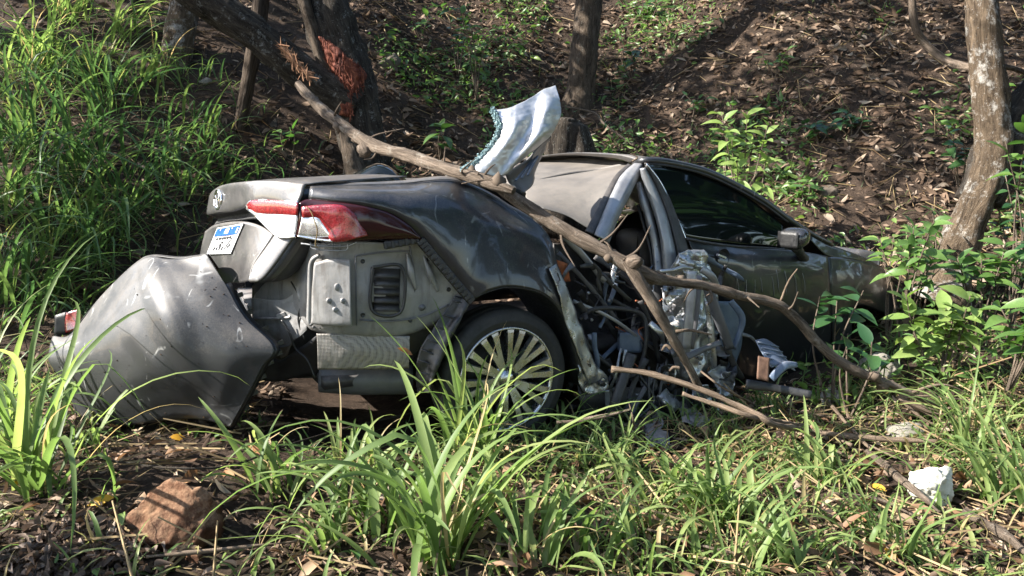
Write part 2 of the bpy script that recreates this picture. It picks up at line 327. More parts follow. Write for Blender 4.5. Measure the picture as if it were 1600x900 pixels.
M['bluepaint'] = plain('slate blue underseal', (.06, .09, .14), (.11, .14, .19), rough=.45, metal=.2, dust=.2).m
M['rust'] = plain('orange rust', (.16, .05, .02), (.35, .10, .03), rough=.85, scale=30, bump=.3).m
M['fringe'] = plain('crumbled green window glass', (.07, .13, .145), (.26, .36, .365), rough=.15, scale=90, spec=.8).m
def bark(name, a, b, lich=None, lf=(.60, .66), scale=26, bump=.8, along=.22, lsc=11, crack=.5):
    k = N(name); at = k.n('ShaderNodeAttribute'); at.attribute_name = 'bk'; v = at.outputs['Vector']
    big = k.noise(5, 6, .6, vec=v); fine = k.noise(scale, 12, .75, vec=v, stretch=(1, 1, along), dist=.8)
    c = k.ramp(fine, [(.40, a), (.50, tuple((x + y) / 2.4 for x, y in zip(a, b))), (.60, b)]); c = k.mix(k.ramp(big, [(.35, .0), (.7, .6)]), c, tuple(x * .55 for x in b))
    if lich: c = k.mix(k.ramp(k.noise(lsc, 12, .78, vec=v), [(lf[0], 0.), (lf[1], .9)]), c, lich); c = k.mix(k.ramp(k.noise(70, 4, .6, vec=v), [(.62, 0.), (.7, .5)]), c, lich)
    c = k.mix(k.ramp(fine, [(.36, crack), (.44, 0.)]), c, tuple(x * .35 for x in a))
    k.set(Base_Color=c, Roughness=.92, Specular_IOR_Level=.12); h = k.math('ADD', fine, k.math('MULTIPLY', k.noise(scale * 4, 6, .7, vec=v), .35)); k.bump(h, bump, .06); return k.m
M['bark_dark'] = bark('dark lichen bark', (.022, .018, .015), (.10, .083, .066), (.30, .30, .28), (.57, .65), bump=1.0)
M['bark_pale'] = bark('pale lichen and sunlit bark', (.050, .036, .025), (.21, .155, .105), (.50, .48, .44), (.52, .62), bump=1.0, lsc=8)  # pale lichen tone also stands for sunlight on the trunk's left side
M['bark_brown'] = bark('brown bark', (.045, .034, .025), (.17, .13, .097), (.24, .23, .20), (.58, .68), bump=1.0)
M['branch'] = bark('weathered branch wood', (.060, .045, .033), (.25, .195, .15), (.28, .25, .21), (.55, .66), 40, .8, .12)
M['stick'] = bark('dry stick', (.075, .055, .040), (.24, .18, .13), None, scale=60, bump=.5, along=.1)
M['dead'] = bark('dead grey stake wood', (.035, .026, .02), (.15, .115, .088), None, scale=34, bump=1.0, along=.06, crack=.8)
M['wound'] = (lambda k: (k.set(Base_Color=k.ramp(k.noise(16, 8, .7, stretch=(1, 1, .25)), [(.36, (.045, .012, .008)), (.5, (.13, .036, .020)), (.62, (.24, .085, .048)), (.72, (.36, .19, .12))]), Roughness=.75, Specular_IOR_Level=.2), k.bump(k.noise(60, 8, stretch=(1, 1, .12)), .8, .02), k.m)[2])(N('fresh orange torn wood'))
M['wound2'] = plain('pale torn wood', (.16, .075, .04), (.34, .19, .11), rough=.8, scale=30, spec=.2).m
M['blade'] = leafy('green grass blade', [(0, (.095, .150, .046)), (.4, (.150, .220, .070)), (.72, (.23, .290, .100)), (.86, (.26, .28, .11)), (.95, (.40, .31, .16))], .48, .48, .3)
M['blade_shade'] = leafy('shaded green grass blade', [(0, (.050, .098, .036)), (.5, (.090, .150, .050)), (.85, (.16, .22, .07)), (.97, (.24, .26, .09)), (1, (.30, .25, .13))], .42, .48, .3)  # darker copy of the blade green, with the shade put into its colour
M['straw'] = leafy('dry straw', [(0, (.20, .145, .075)), (.6, (.34, .26, .15)), (1, (.16, .10, .055))], .2, .8, .1)
M['leafgreen'] = leafy('broad green leaf', [(0, (.06, .125, .032)), (.6, (.11, .19, .05)), (1, (.19, .26, .07))], .4, .38, .4)
M['leafpale'] = leafy('pale fresh leaf', [(0, (.15, .23, .06)), (.6, (.22, .30, .09)), (1, (.30, .36, .13))], .4, .45, .3)
M['leafdark'] = leafy('dark glossy leaf', [(0, (.022, .065, .022)), (.7, (.045, .10, .03)), (1, (.07, .14, .035))], .3, .35, .45)
M['litter'] = leafy('dead brown leaf', [(0, (.040, .027, .019)), (.3, (.088, .058, .039)), (.62, (.155, .106, .073)), (.85, (.25, .18, .13)), (1, (.33, .27, .21))], .15, .8, .12)
M['tanlitter'] = leafy('tan fallen leaf', [(0, (.10, .055, .032)), (.5, (.20, .115, .065)), (.85, (.33, .21, .13)), (1, (.42, .33, .22))], .2, .6, .25)
M['yellow'] = leafy('yellow fallen leaf', [(0, (.50, .26, .03)), (1, (.62, .40, .05))], .35, .55, .2)
M['tan'] = leafy('curled tan leaf', [(0, (.30, .14, .06)), (1, (.42, .24, .12))], .25, .65, .2)
M['laterite'] = plain('orange brown rock', (.040, .019, .012), (.125, .060, .033), rough=.92, scale=9, bump=1.0, bscale=26, spec=.15, rvar=.05, dust=.25, dcol=(.5, .33, .2)).m
M['whiterock'] = plain('white chalky rubble', (.34, .335, .28), (.66, .655, .58), rough=.9, scale=5, bump=.7, bscale=30, spec=.15, rvar=.05).m
M['greyrock'] = plain('grey stone', (.13, .12, .10), (.25, .23, .20), rough=.9, scale=5, bump=.7, bscale=30, spec=.15, rvar=.05).m
M['boulder'] = plain('mossy grey-brown stone', (.085, .075, .055), (.16, .14, .105), rough=.9, scale=6, bump=.6, bscale=40, spec=.1, rvar=.05).m
M['paper'] = plain('dirty whitish foil', (.15, .13, .11), (.30, .275, .245), rough=.6, scale=20).m
M['darkrock'] = plain('dark stone', (.06, .05, .04), (.13, .105, .08), rough=.9, scale=5, bump=.7, bscale=30, spec=.15, rvar=.05).m
k = N('soil'); c1 = k.ramp(k.noise(2.2, 12, .7), [(.3, (.022, .017, .013)), (.5, (.046, .033, .025)), (.7, (.090, .063, .046))]); c2 = k.mix(k.ramp(k.noise(40, 6), [(.5, 0.), (.7, .5)]), c1, (.14, .098, .070))
k.set(Base_Color=c2, Roughness=.95, Specular_IOR_Level=.1); k.bump(k.noise(45, 12, .8), 1.0, .03); M['soil'] = k.m

# ------------------------------------------------------------------ ground
def axis(a, b, fine0, fine1, nf, nc):
    t = np.linspace(0, 1, nc); return np.unique(np.concatenate([fine0 - (fine0 - a) * t ** 2.2, np.linspace(fine0, fine1, nf), fine1 + (b - fine1) * t ** 2.2]))
gx = axis(-70, 70, -4.2, 4.8, 330, 26); gy = axis(-60, 80, 1.6, 8.6, 300, 26)
XX, YY = np.meshgrid(gx, gy); ZZ = Hg(XX, YY)
mk('ground', np.stack([XX, YY, ZZ], 2).reshape(-1, 3), np.ascontiguousarray(gfaces(len(gy), len(gx))), M['soil'], loc=(0, 0, 0), kind='structure')

# ------------------------------------------------------------------ the wrecked car
V3 = RF.Vs
car = thing('wrecked_car', 'dark grey sedan wreck crushed open behind its front door, rear bumper torn off', 'car', RF.L(.6, .8, 0))
def shift(p, du=0, dv=0, dz=0, fr=RF): return np.asarray(p) + fr.a * du + fr.n * dv + np.array([0, 0, dz])

# --- rear quarter panel
qt = [(485,291,.22),(525,291,.22),(565,291,.20),(605,290,.20),(640,288,.20),(670,284,.20),(700,282,.20),(725,287,.20),(750,298,.18),(775,312,.16),(800,328,.13),(832,344,.10),(858,372,.06),(868,408,.03),(885,450,.02),(905,505,.02),(925,560,.03),(944,594,.05)]
qb = [(483,313,.20),(525,318,.12),(570,324,.07),(610,336,.05),(637,353,.03),(654,371,.03),(680,399,.02),(708,432,.01),(737,466,0),(763,455,-.02),(793,448,-.03),(829,452,-.03),(855,463,-.03),(873,482,-.02),(885,505,-.01),(895,540,0),(903,575,0),(908,602,.02)]
rows = []
for t, m_ in ((0, 0), (.06, .10), (.24, .62), (.5, .92), (.8, 1.0), (1, 1.0)):
    rows.append([RF.V(a[0] * (1 - t) + b[0] * t, a[1] * (1 - t) + b[1] * t, a[2] * (1 - m_) + b[2] * m_ - (.012 if .2 < t < .9 else 0)) for a, b in zip(qt, qb)])
rows = np.array(rows)
dent = np.array([0,0,0,0,0,0,.2,.3,.5,1,1.2,1.2,1,.6,.4,.3,.2,.1])
for i, w in ((2, .02), (3, .035), (4, .02)): rows[i] += RF.n * (dent * w)[:, None]
patch('quarter_panel', rows, M['paint'], car, 34, 120, .005, amp=.0022, freq=6, seed=4)
top = V3(qt); deck2 = np.array([shift(p, .05, .30, .0) for p in top[:12]])
patch('rear_deck', [top[:12], [shift(p, .02, .06, .012) for p in top[:12]], deck2, [shift(p, .05, .9, .0) for p in top[:12]], [shift(p, 0, 1.3, 0) for p in top[:12]]], M['paint_dusty'], car, 16, 30, .004, amp=.004, freq=5)
# folded inner lip along the torn front edge, bare metal where it scraped
edge = V3(qt[12:]); inn = V3([(a[0] - 24, a[1] + 5, a[2] - .012) for a in qt[13:]])
patch('torn_edge', [V3([(869,412,.012),(886,452,.004),(906,507,.004),(926,562,.012),(948,596,.03)]), V3([(858,420,-.02),(872,458,-.03),(886,510,-.028),(906,562,-.02),(918,602,-.0)])], M['silver'], car, 10, 40, .003, amp=.006, freq=18, seed=8)
tr = V3([(905,548,.0),(920,560,.01),(935,575,.02),(950,590,.03)])
patch('torn_skirt', [tr, V3([(903,575,-.01),(915,590,0),(930,600,.01),(948,606,.03)]), V3([(904,600,.0),(912,612,0),(925,616,.01),(935,612,.03)])], M['silver'], car, 12, 20, .003, amp=.012, freq=22, seed=18)
# --- wheel arch lining
lip = V3(qb[8:]); lip2 = np.array([shift(p, 0, .03, -.004) for p in lip]); deep = np.array([shift(p, 0, .34, -.02) for p in lip])
patch('wheel_arch', [lip, lip2, deep], M['blackclean'], car, 10, 50, .004)
flo = V3([(712,462,.03),(681,507,.05),(656,547,.06),(650,585,.08),(654,612,.1)]); fli = V3([(737,468,.005),(709,515,.005),(689,560,.01),(676,590,.02),(670,612,.03)]); fle = np.array([shift(p, .01, .3, 0) for p in fli])
patch('arch_flange', [flo, flo * .5 + fli * .5, fli, fle], M['blackclean'], car, 20, 60, .003, amp=.006, freq=30, seed=2)
tube('flange_edge', fli, .0035, M['band'], car, seg=6)
for i in range(9):
    t = (i + .5) / 9; a = crom(flo, 50)[int(t * 49)]; b = crom(fli, 50)[int(t * 49)]; tube('flange_rib', [a * .95 + b * .05 - RF.n * .006, a * .2 + b * .8 - RF.n * .008], .004, M['blackclean'], car, seg=6, n=4)

# --- wheel
wc = RF.V(795, 593, .0); ax = RF.n
wheel = mk('wheel', *(lambda v: (v, gfaces(2, 4, True)))(np.array([wc + RF.n * .12 + np.array([math.cos(a), 0, math.sin(a)]) * .03 * s for s in (1, .5) for a in (0, 1.57, 3.14, 4.71)])), M['black'], car)
lathe('tyre', wc, ax, [(.222, .035), (.232, .018), (.245, .008), (.262, .004), (.268, .002), (.272, .006), (.290, .007), (.304, .016), (.314, .035), (.317, .06), (.312, .066), (.317, .072), (.318, .12), (.312, .126), (.318, .132), (.317, .17), (.308, .20), (.28, .222), (.225, .20)], M['rubber'], wheel, 96)
lathe('rim', wc, ax, [(.236, .020), (.238, .008), (.233, .004), (.226, .008), (.221, .02), (.217, .035), (.205, .10), (.200, .19), (.21, .20)], M['alloy'], wheel, 96)
lathe('brake_disc', wc, ax, [(.001, .11), (.15, .11), (.155, .12), (.2, .15), (.2, .19)], M['black'], wheel, 48)
e1 = np.cross(ax, [0, 0, 1.]); e1 /= np.linalg.norm(e1); e2 = np.array([0, 0, 1.])
def wp(r, a, d): return wc + (e1 * math.cos(a) + e2 * math.sin(a)) * r + ax * d
for i in range(20):
    pair = i // 2; a0 = pair * 2 * math.pi / 10 + .12; sgn = -1 if i % 2 else 1; a_in = a0 + sgn * .075; a_out = a0 + sgn * .135
    pr = []
    for r_, a_, d_, w_ in ((.045, a_in, .016, .011), (.12, a_in * .5 + a_out * .5, .010, .0105), (.20, a_out, .006, .013), (.226, a_out, .007, .016)):
        tdir = -e1 * math.sin(a_) + e2 * math.cos(a_); c_ = wp(r_, a_, d_)
        pr.append([c_ - tdir * w_ + ax * .03, c_ - tdir * w_ * .9, c_ + tdir * w_ * .9, c_ + tdir * w_ + ax * .03])
    G = crom(np.array(pr), 10); mk('spoke', G.reshape(-1, 3), gfaces(10, 4), M['alloy'], wheel, smooth=False, solid=.003)
lathe('hub', wc, ax, [(.0005, .006), (.026, .006), (.030, .010), (.032, .018), (.062, .020), (.066, .04)], M['alloy'], wheel, 40)
for i in range(5): lathe('wheel_nut', wp(.050, i * 1.2566 + .3, .012), ax, [(.0005, 0), (.008, 0), (.009, .012)], M['black'], wheel, 8)

# --- boot lid
ltop = [(478,290,.215),(440,287,.30),(409,286,.42),(387,287,.52),(360,290,.72),(342,295,.90),(330,305,1.08)]
lmid = [(474,303,.208),(440,301,.288),(410,300,.40),(388,302,.50),(361,306,.70),(341,310,.88),(327,317,1.08)]
lbot = [(468,317,.205),(440,315,.285),(410,313,.40),(388,319,.50),(362,327,.69),(340,330,.87),(325,333,1.09)]
far = lambda z: [RF.L(-1.0, 1.36, z), RF.L(-.86, 1.6, z)]
zt = V3(ltop)[-1][2]; zb = V3(lbot)[-1][2]; zm = (zt + zb) / 2
lt = np.concatenate([V3(ltop), far(zt - .01)]); lm = np.concatenate([V3(lmid), far(zm)]); lb = np.concatenate([V3(lbot), far(zb)])
lid = patch('boot_lid', [[shift(p, .45, .05, .03) for p in lt], [shift(p, .10, .01, .012) for p in lt], [shift(p, .018, 0, .004) for p in lt], lt, lm, lb, [shift(p, .015, 0, -.006) for p in lb]], M['paint_dusty'], car, 44, 60, .006, amp=.0012, freq=6, label='dusty grey boot lid still hanging on the tail')
# recess under the lip, its shadow put in as black, and the plate panel
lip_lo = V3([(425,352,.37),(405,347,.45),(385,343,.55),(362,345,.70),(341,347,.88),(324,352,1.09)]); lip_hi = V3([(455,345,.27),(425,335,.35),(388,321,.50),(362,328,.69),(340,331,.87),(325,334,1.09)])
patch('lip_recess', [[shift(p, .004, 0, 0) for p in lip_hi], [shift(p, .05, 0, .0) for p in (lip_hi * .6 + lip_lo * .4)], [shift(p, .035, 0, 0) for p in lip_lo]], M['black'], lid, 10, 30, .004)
tube('lip_trim', lip_hi[2:], .006, M['paint_dusty'], lid, seg=8)
def U(l): return np.array([RF.V(*p) for p in l])
pp = [U([(431,366,.345),(408,352,.44),(384,346,.56),(358,347,.74),(336,352,.93),(322,362,1.10)]), U([(416,388,.41),(398,384,.49),(376,382,.61),(352,384,.79),(332,386,.96),(315,392,1.12)]), U([(400,412,.48),(388,412,.54),(370,412,.65),(350,412,.80),(332,412,.96),(314,412,1.12)]), U([(393,424,.515),(382,427,.57),(367,428,.67),(350,428,.80),(335,428,.95),(320,426,1.10)]), U([(391,439,.52),(380,441,.58),(365,442,.68),(350,442,.80),(336,440,.93),(324,436,1.06)])]
pp_old = [p[0].copy() for p in pp]
# bright bevel down the side of the lid: one flat facet tipped towards the sky
bn = np.array([-.36, -.79, .34]); bn /= np.linalg.norm(bn); bp0 = RF.V(430, 367, .342)
def onb(l): return np.array([(lambda d: CAM + d * (((bp0 - CAM) @ bn) / (d @ bn)))(ray(x, y)) for x, y in l])
co = onb([(458,368),(444,388),(428,411),(412,431),(403,438),(391,440)]); ci = onb([(430,367),(419,383),(406,401),(396,416),(394,424),(391,432)])
cc5 = crom(ci, 5); pp[4][0] = onb([(391, 439)])[0]
for i_ in range(4): pp[i_][0] = cc5[i_]
for i_ in range(5):
    dlt = pp[i_][0] - pp_old[i_]; pp[i_][1] = pp[i_][1] + dlt * .75; pp[i_][2] = pp[i_][2] + dlt * .45; pp[i_][3] = pp[i_][3] + dlt * .2
patch('plate_panel', pp, M['paint_dusty'], lid, 30, 40, .005, amp=.001, freq=9)
patch('lid_bevel', [[shift(p, .06, -.01, 0) for p in co], [shift(p, .012, -.002, 0) for p in co], co, co * .5 + ci * .5 - RF.a * .004, ci], M['paint_dusty'], lid, 20, 30, .004)
patch('lid_seal', [[shift(p, .012, -.003, 0) for p in co], [shift(p, .10, 0, .0) for p in co], [shift(p, .16, .05, .02) for p in co]], M['black'], lid, 8, 20, .006)
# number plate
pc = [(345,356),(386,349),(366,396),(328,397)]; vv = [.845, .55, .655, .99]
pq = np.array([RF.V(x, y, v) - RF.a * .012 for (x, y), v in zip(pc, vv)])
def onplate(s, t, d=0.): q = (pq[0] * (1 - s) + pq[1] * s) * (1 - t) + (pq[3] * (1 - s) + pq[2] * s) * t; return q - RF.a * d
def pquad(name, s0, s1, t0, t1, d, th, m, par): return mk(name, [onplate(s0, t0, d), onplate(s1, t0, d), onplate(s1, t1, d), onplate(s0, t1, d)], [(3, 2, 1, 0)], m, par, solid=th, smooth=False)
plate = pquad('number_plate', 0, 1, 0, 1, 0, -.004, M['white'], lid); plate['label'] = 'white number plate with blue band and faint marks'
pquad('plate_band', .04, .93, .05, .33, .003, -.003, M['blue'], plate)
for a, b, c, d in ((.42, .58, .10, .27), (.20, .23, .04, .14), (.66, .69, .05, .13), (.87, .92, .12, .30)): pquad('band_mark', a, b, c, d, .0045, -.003, M['white'], plate)
for i, s in enumerate((.16, .27, .38, .46, .57, .68)): pquad('plate_mark', s, s + .055, .40 - .004 * i, .46, .003, -.003, M['ink'], plate)
for i, s in enumerate((.22, .33, .44, .55)): pquad('plate_mark', s, s + .035, .74, .86, .003, -.003, M['ink'], plate)
for s, t in ((.44, .55), (.40, .63), (.42, .69), (.76, .72), (.79, .66)): pquad('plate_mark', s, s + .05, t, t + .07, .003, -.003, M['ink'], plate)
mk('plate_stroke', [onplate(.80, .44, .003), onplate(.815, .44, .003), onplate(.675, .84, .003), onplate(.66, .84, .003)], [(3, 2, 1, 0)], M['ink'], plate, solid=-.003)
# emblem: an oval ring with two smaller crossing ovals inside
ec = RF.V(345, 312, .855) - RF.a * .012; ey = np.array([.06, .03, 1.]); ey /= np.linalg.norm(ey); ex = RF.n - RF.a * .12
def oval(name, cx, cy, rx, ry, r, par): return tube(name, [ec + ex * (cx + rx * math.cos(a)) + ey * (cy + ry * math.sin(a)) for a in np.linspace(0, 2 * math.pi, 25)], r, M['chrome'], par, seg=8, n=60)
em = oval('emblem', 0, 0, .062, .044, .0055, lid); oval('emblem_ring', 0, .002, .020, .040, .0045, em); oval('emblem_ring', 0, .018, .040, .016, .0045, em)
# small raised badge letters at the lower corner of the lid
bo = RF.V(379, 412, .575) - RF.a * .014; bx_ = (RF.V(392, 409, .50) - RF.a * .014 - bo) / 1.0; by_ = np.array([0, 0, .026])
badge = mk('lid_badge', [bo + bx_ * s + by_ * t + RF.a * .008 for s, t in ((-.1, -.15), (1.1, -.15), (1.1, 1.15), (-.1, 1.15))], [(0, 1, 2, 3)], M['paint_dusty'], lid, solid=-.002)
for sg in (((0, 0), (.38, 1)), ((.38, 0), (0, 1)), ((.5, 0), (.5, 1)), ((.5, 1), (.78, 1)), ((.5, .5), (.72, .5)), ((.5, 0), (.78, 0)), ((.95, 0), (.95, .65)), ((.95, .85), (.95, 1))):
    tube('badge_stroke', [bo + bx_ * q[0] + by_ * q[1] for q in sg], .0028, M['chrome'], badge, seg=6, n=3)

# --- tail lamps
def lampside(name, T_, B_, m, par, push=0., bulge=.006, th=.006, nc=30):
    a = V3(T_) - RF.n * push; b = V3(B_) - RF.n * push; mid = (a + b) / 2 - RF.n * bulge
    return patch(name, [[shift(p, .0, .012) for p in a], a, mid, b, [shift(p, 0, .012) for p in b]], m, par, 16, nc, th)
lampL = lampside('tail_lamp', [(386,322,.505),(395,315,.46),(430,314,.32),(466,318,.205)], [(386,325,.505),(410,345,.43),(432,364,.335),(462,367,.23)], M['lampsilver'], lid, .004, .004); lampL['label'] = 'lid half of the tail lamp, red over clear'
lampside('red_lens', [(386,321,.505),(396,315,.455),(430,315,.32),(465,319,.205)], [(388,325,.495),(400,331,.44),(430,333,.325),(464,335,.21)], M['redglow'], lampL, .020, .006)
lampside('clear_lens', [(391,328,.475),(412,334,.395),(436,335,.305),(464,336,.212)], [(393,331,.47),(415,347,.41),(436,362,.33),(461,363,.232)], M['clear'], lampL, .020, .004)
tube('lamp_trim', V3([(388,327,.49),(408,346,.435),(430,367,.338),(445,370,.29),(460,369,.235)]) - RF.n * .022, .006, M['chrome'], lampL, seg=8)
Tq = [(468,320,.20),(484,315,.19),(525,319,.115),(570,325,.065),(610,337,.045),(637,354,.028),(653,370,.028)]; Bq = [(463,366,.215),(490,371,.17),(517,375,.12),(555,373,.085),(590,371,.06),(625,371,.04),(654,372,.03)]
lampQ = lampside('tail_lamp', Tq, Bq, M['smoke'], car, .010, .012, nc=50); lampQ['label'] = 'wrap-around half of the tail lamp, smoked maroon tip'
lampside('red_lens', [(469,325,.20),(500,322,.155),(530,323,.11),(548,335,.09),(560,352,.082),(569,368,.075)], [(470,338,.20),(494,339,.165),(503,347,.15),(512,360,.135),(518,374,.12),(540,374,.098)], M['redglow'], lampQ, .028, .006)
lampside('clear_lens', [(470,339,.20),(480,339,.185),(492,340,.165),(502,348,.152),(510,360,.138),(515,367,.13)], [(464,366,.215),(474,367,.20),(486,368,.18),(496,368,.165),(506,368,.148),(515,368,.13)], M['lampsilver'], lampQ, .026, .004)
tube('lamp_trim', V3([(463,368,.215),(490,373,.17),(517,376,.12)]) - RF.n * .026, .005, M['chrome'], lampQ, seg=8)

# --- body shell behind the missing bumper
B0 = [(452,382,.42),(480,380,.30),(517,379,.17),(560,377,.12),(600,379,.09),(630,377,.08),(657,376,.06)]
B1 = [(425,430,.53),(462,425,.38),(500,420,.21),(550,415,.14),(610,415,.11),(650,415,.09),(692,420,.05)]
B2 = [(398,462,.62),(450,462,.43),(490,465,.24),(550,465,.14),(610,465,.10),(665,462,.08),(728,464,.035)]
B3 = [(398,480,.62),(455,480,.43),(488,512,.27),(550,518,.17),(610,519,.13),(650,512,.11),(704,492,.07)]
rearp = patch('rear_panel', [V3(B0), V3(B1), V3(B2), V3(B3), np.array([shift(p, .05, .04, -.02) for p in V3(B3)])], M['primer'], car, 40, 80, .004, amp=.0025, freq=9, seed=6, label='bare grey body panel laid open where the bumper tore off')
for px in (655, 678, 640): pass
for (x0, y0, v0), (x1, y1, v1) in (((636,395,.08),(650,452,.075)), ((662,400,.065),(684,455,.055)), ((465,440,.36),(478,490,.33))): tube('pressed_rib', V3([(x0, y0, v0), ((x0 + x1) / 2 - 1, (y0 + y1) / 2, (v0 + v1) / 2 - .01), (x1, y1, v1)]), [.004, .016, .006], M['primer'], rearp, seg=12)
mp = patch('bumper_mount', [V3([(491,410,.215),(512,404,.18),(530,404,.15),(546,405,.13)]), V3([(487,450,.225),(510,450,.18),(530,450,.15),(547,450,.12)]), V3([(486,498,.235),(510,500,.185),(530,501,.15),(548,501,.125)]), V3([(482,503,.25),(510,505,.20),(530,506,.17),(549,506,.14)])], M['primer'], rearp, 24, 24, .006, label='dust coloured bumper mounting plate')
for p in mp.data.vertices: p.co -= Vector(RF.n * .016)
lp = V3([(498,398,.20),(488,405,.22),(484,420,.235),(483,460,.24),(482,500,.245),(486,507,.235)]) - RF.n * .014
tube('mount_flange', lp, [.008, .011, .011, .011, .011, .008], M['primer'], rearp, seg=10)
for x, y in ((513,469),(535,469),(523,483),(528,448)): lathe('bolt', RF.V(x, y, .150 - (x - 523) * .0015) - RF.n * .022, RF.n, [(.0005, .004), (.009, .004), (.012, .008), (.012, .016)] if y > 450 else [(.0005, .010), (.014, .010), (.018, .016)], M['primer'], rearp, 20)
for x, y in ((660,480),(493,478)): lathe('bolt', RF.V(x, y, .085 if x > 600 else .24) - RF.n * .004, RF.n, [(.0005, -.008), (.010, -.006), (.012, .0), (.018, .006)], M['primer_dark'], rearp, 16)
for i in range(16):                                       # spot welds along the flange
    t_ = i / 15; q_ = V3([(490 + 160 * t_, 511 + 3 * t_, .255 - .14 * t_ ** .8)])[0] - RF.n * .006; lathe('weld', q_, RF.n, [(.0005, .001), (.006, 0), (.007, .004)], M['primer_dark'], rearp, 10)
for pts in ([(555,400,.125),(556,450,.122),(557,508,.15)], [(640,385,.075),(648,440,.085),(642,505,.108)], [(555,400,.125),(600,394,.10),(640,392,.08)], [(562,500,.135),(610,502,.105),(660,494,.085),(700,476,.055)]): tube('panel_seam', V3(pts) - RF.n * .003, .0035, M['primer_dark'], rearp, seg=6, n=30)
for x, y, v in ((470,410,.33),(566,408,.12),(566,492,.132),(668,405,.07),(640,500,.10),(700,452,.045),(459,470,.40),(505,415,.19)): lathe('panel_hole', RF.V(x, y, v) - RF.n * .012, RF.n, [(.0005, .003), (.007, .003), (.0085, 0), (.010, .004)], M['blackclean'], rearp, 14)
tube('loose_wire', V3([(475,322,.19),(482,330,.17),(488,345,.15),(492,360,.14),(489,380,.15),(493,386,.15)]) - RF.n * .04, .0022, M['straw'], rearp, seg=6)
tube('loose_wire', V3([(440,500,.38),(452,520,.36),(462,545,.36),(480,562,.32),(492,590,.30)]), .005, M['blackclean'], rearp, seg=6)
tube('loose_wire', V3([(455,440,.40),(470,470,.33),(466,500,.35),(476,530,.33)]), .004, M['blackclean'], rearp, seg=6)
# vent with louvres
def vq(x, y, d): return RF.V(x, y, .098 - (x - 604) * .0006) - RF.n * d
fr = [vq(581, 417, .012), vq(627, 418, .012), vq(625, 486, .012), vq(580, 484, .012)]
vent = tube('vent', fr + [fr[0]], .007, M['black'], rearp, seg=8, n=60)
mk('vent_back', [vq(582,419,-.001), vq(626,420,-.001), vq(624,485,-.001), vq(581,483,-.001)], [(3, 2, 1, 0)], M['black'], vent, solid=.003)
for i in range(5):
    y = 424 + i * 13; a, b = vq(584, y, .002), vq(623, y + 1, .002); c, d = vq(623, y + 10, .016), vq(583, y + 9, .016)
    mk('louvre', [a, b, c, d], [(3, 2, 1, 0)], M['black'], vent, solid=.003)
# toothed bumper clips along the panel edge
def clipstrip(name, pts, w, n):
    P_ = V3(pts); s = strip(name, P_ - RF.n * .012, [w] * 3, .004, M['black'], car, n=n * 4); Cc = crom(P_, n)
    for i, c in enumerate(Cc):
        q = Cc[min(i + 1, n - 1)] - Cc[max(i - 1, 0)]; q /= np.linalg.norm(q); sd = np.cross(q, RF.n)
        bar('clip', c - RF.n * .016 - sd * w * .45, c - RF.n * .016 + sd * w * .42, w * .38, .012, M['black'], s, up=RF.n)
clipstrip('bumper_rail', [(656,377,.025),(672,396,.022),(694,422,.012),(715,447,.002),(734,468,-.004)], .036, 15)
clipstrip('bumper_rail', [(600,383,.06),(628,378,.045),(650,374,.035)], .03, 6)
gr = RF.Vs([(470,380,.22),(500,384,.165),(540,384,.115),(556,378,.09)]); tube('lamp_grid', gr - RF.n * .01, .004, M['band'], car, seg=6); 
tube('lamp_grid', RF.Vs([(484,378,.20),(488,388,.19),(520,391,.14),(540,390,.115),(542,380,.112)]) - RF.n * .012, .0028, M['band'], car, seg=6, n=30)
for x in (497, 508, 519, 530): tube('grid_bar', RF.Vs([(x, 379, .19 - (x - 484) * .0013), (x, 390, .19 - (x - 484) * .0013)]) - RF.n * .012, .0024, M['band'], car, seg=6, n=3)
# perforated heat shield and silencer
hk = N('perforated foil'); vz = hk.n('ShaderNodeTexVoronoi'); vz.inputs['Scale'].default_value = 170; vz.inputs['Randomness'].default_value = .05; hk.l(hk.tc.outputs['Object'], vz.inputs['Vector'])
hk.set(Base_Color=hk.ramp(vz.outputs['Distance'], [(.18, (.03, .028, .026)), (.42, (.26, .24, .215))]), Metallic=.6, Roughness=.45); hk.bump(vz.outputs['Distance'], .6, .004); M['foil'] = hk.m
hs = [V3([(495,521,.24),(530,521,.205),(570,522,.17),(610,524,.14),(640,525,.115)]), V3([(496,548,.23),(530,549,.195),(570,549,.16),(610,550,.13),(640,550,.105)]), V3([(497,577,.24),(530,577,.205),(570,577,.17),(610,576,.14),(639,575,.115)])]
hsh = patch('heat_shield', hs, M['foil'], car, 16, 90, .003, amp=.003, freq=14)
Vm, Fm = tubeV([RF.V(500, 590, .40), RF.V(560, 592, .34), RF.V(645, 592, .26)], [.066, .072, .07], seg=32); mk('silencer', Vm, Fm, M['primer_dark'], car)
# torn sill of the rear panel and the open end of the crash beam
patch('torn_sheet', [V3([(392,466,.56),(410,466,.52),(430,468,.47),(448,466,.42),(470,448,.35),(481,440,.31)]), V3([(396,485,.56),(412,480,.52),(432,482,.46),(452,485,.41),(468,488,.36),(482,490,.31)]), V3([(398,500,.55),(415,497,.51),(436,497,.46),(454,512,.40),(468,515,.35),(481,505,.30)]), V3([(440,560,.50),(448,556,.46),(453,545,.42),(458,533,.385),(470,525,.345),(480,515,.31)])], M['primer'], car, 30, 40, .004, amp=.006, freq=14, seed=31)
bz = [RF.V(398, 498, .54), RF.V(449, 496, .41), RF.V(452, 540, .41), RF.V(415, 545, .54)]
beam = patch('crash_beam', np.array([bz + [bz[0]], [shift(p, .02, .25, 0) for p in bz + [bz[0]]], [shift(p, .06, .9, 0) for p in bz + [bz[0]]]]).transpose(1, 0, 2), M['primer_dark'], car, 9, 8, .006, sharp=True)
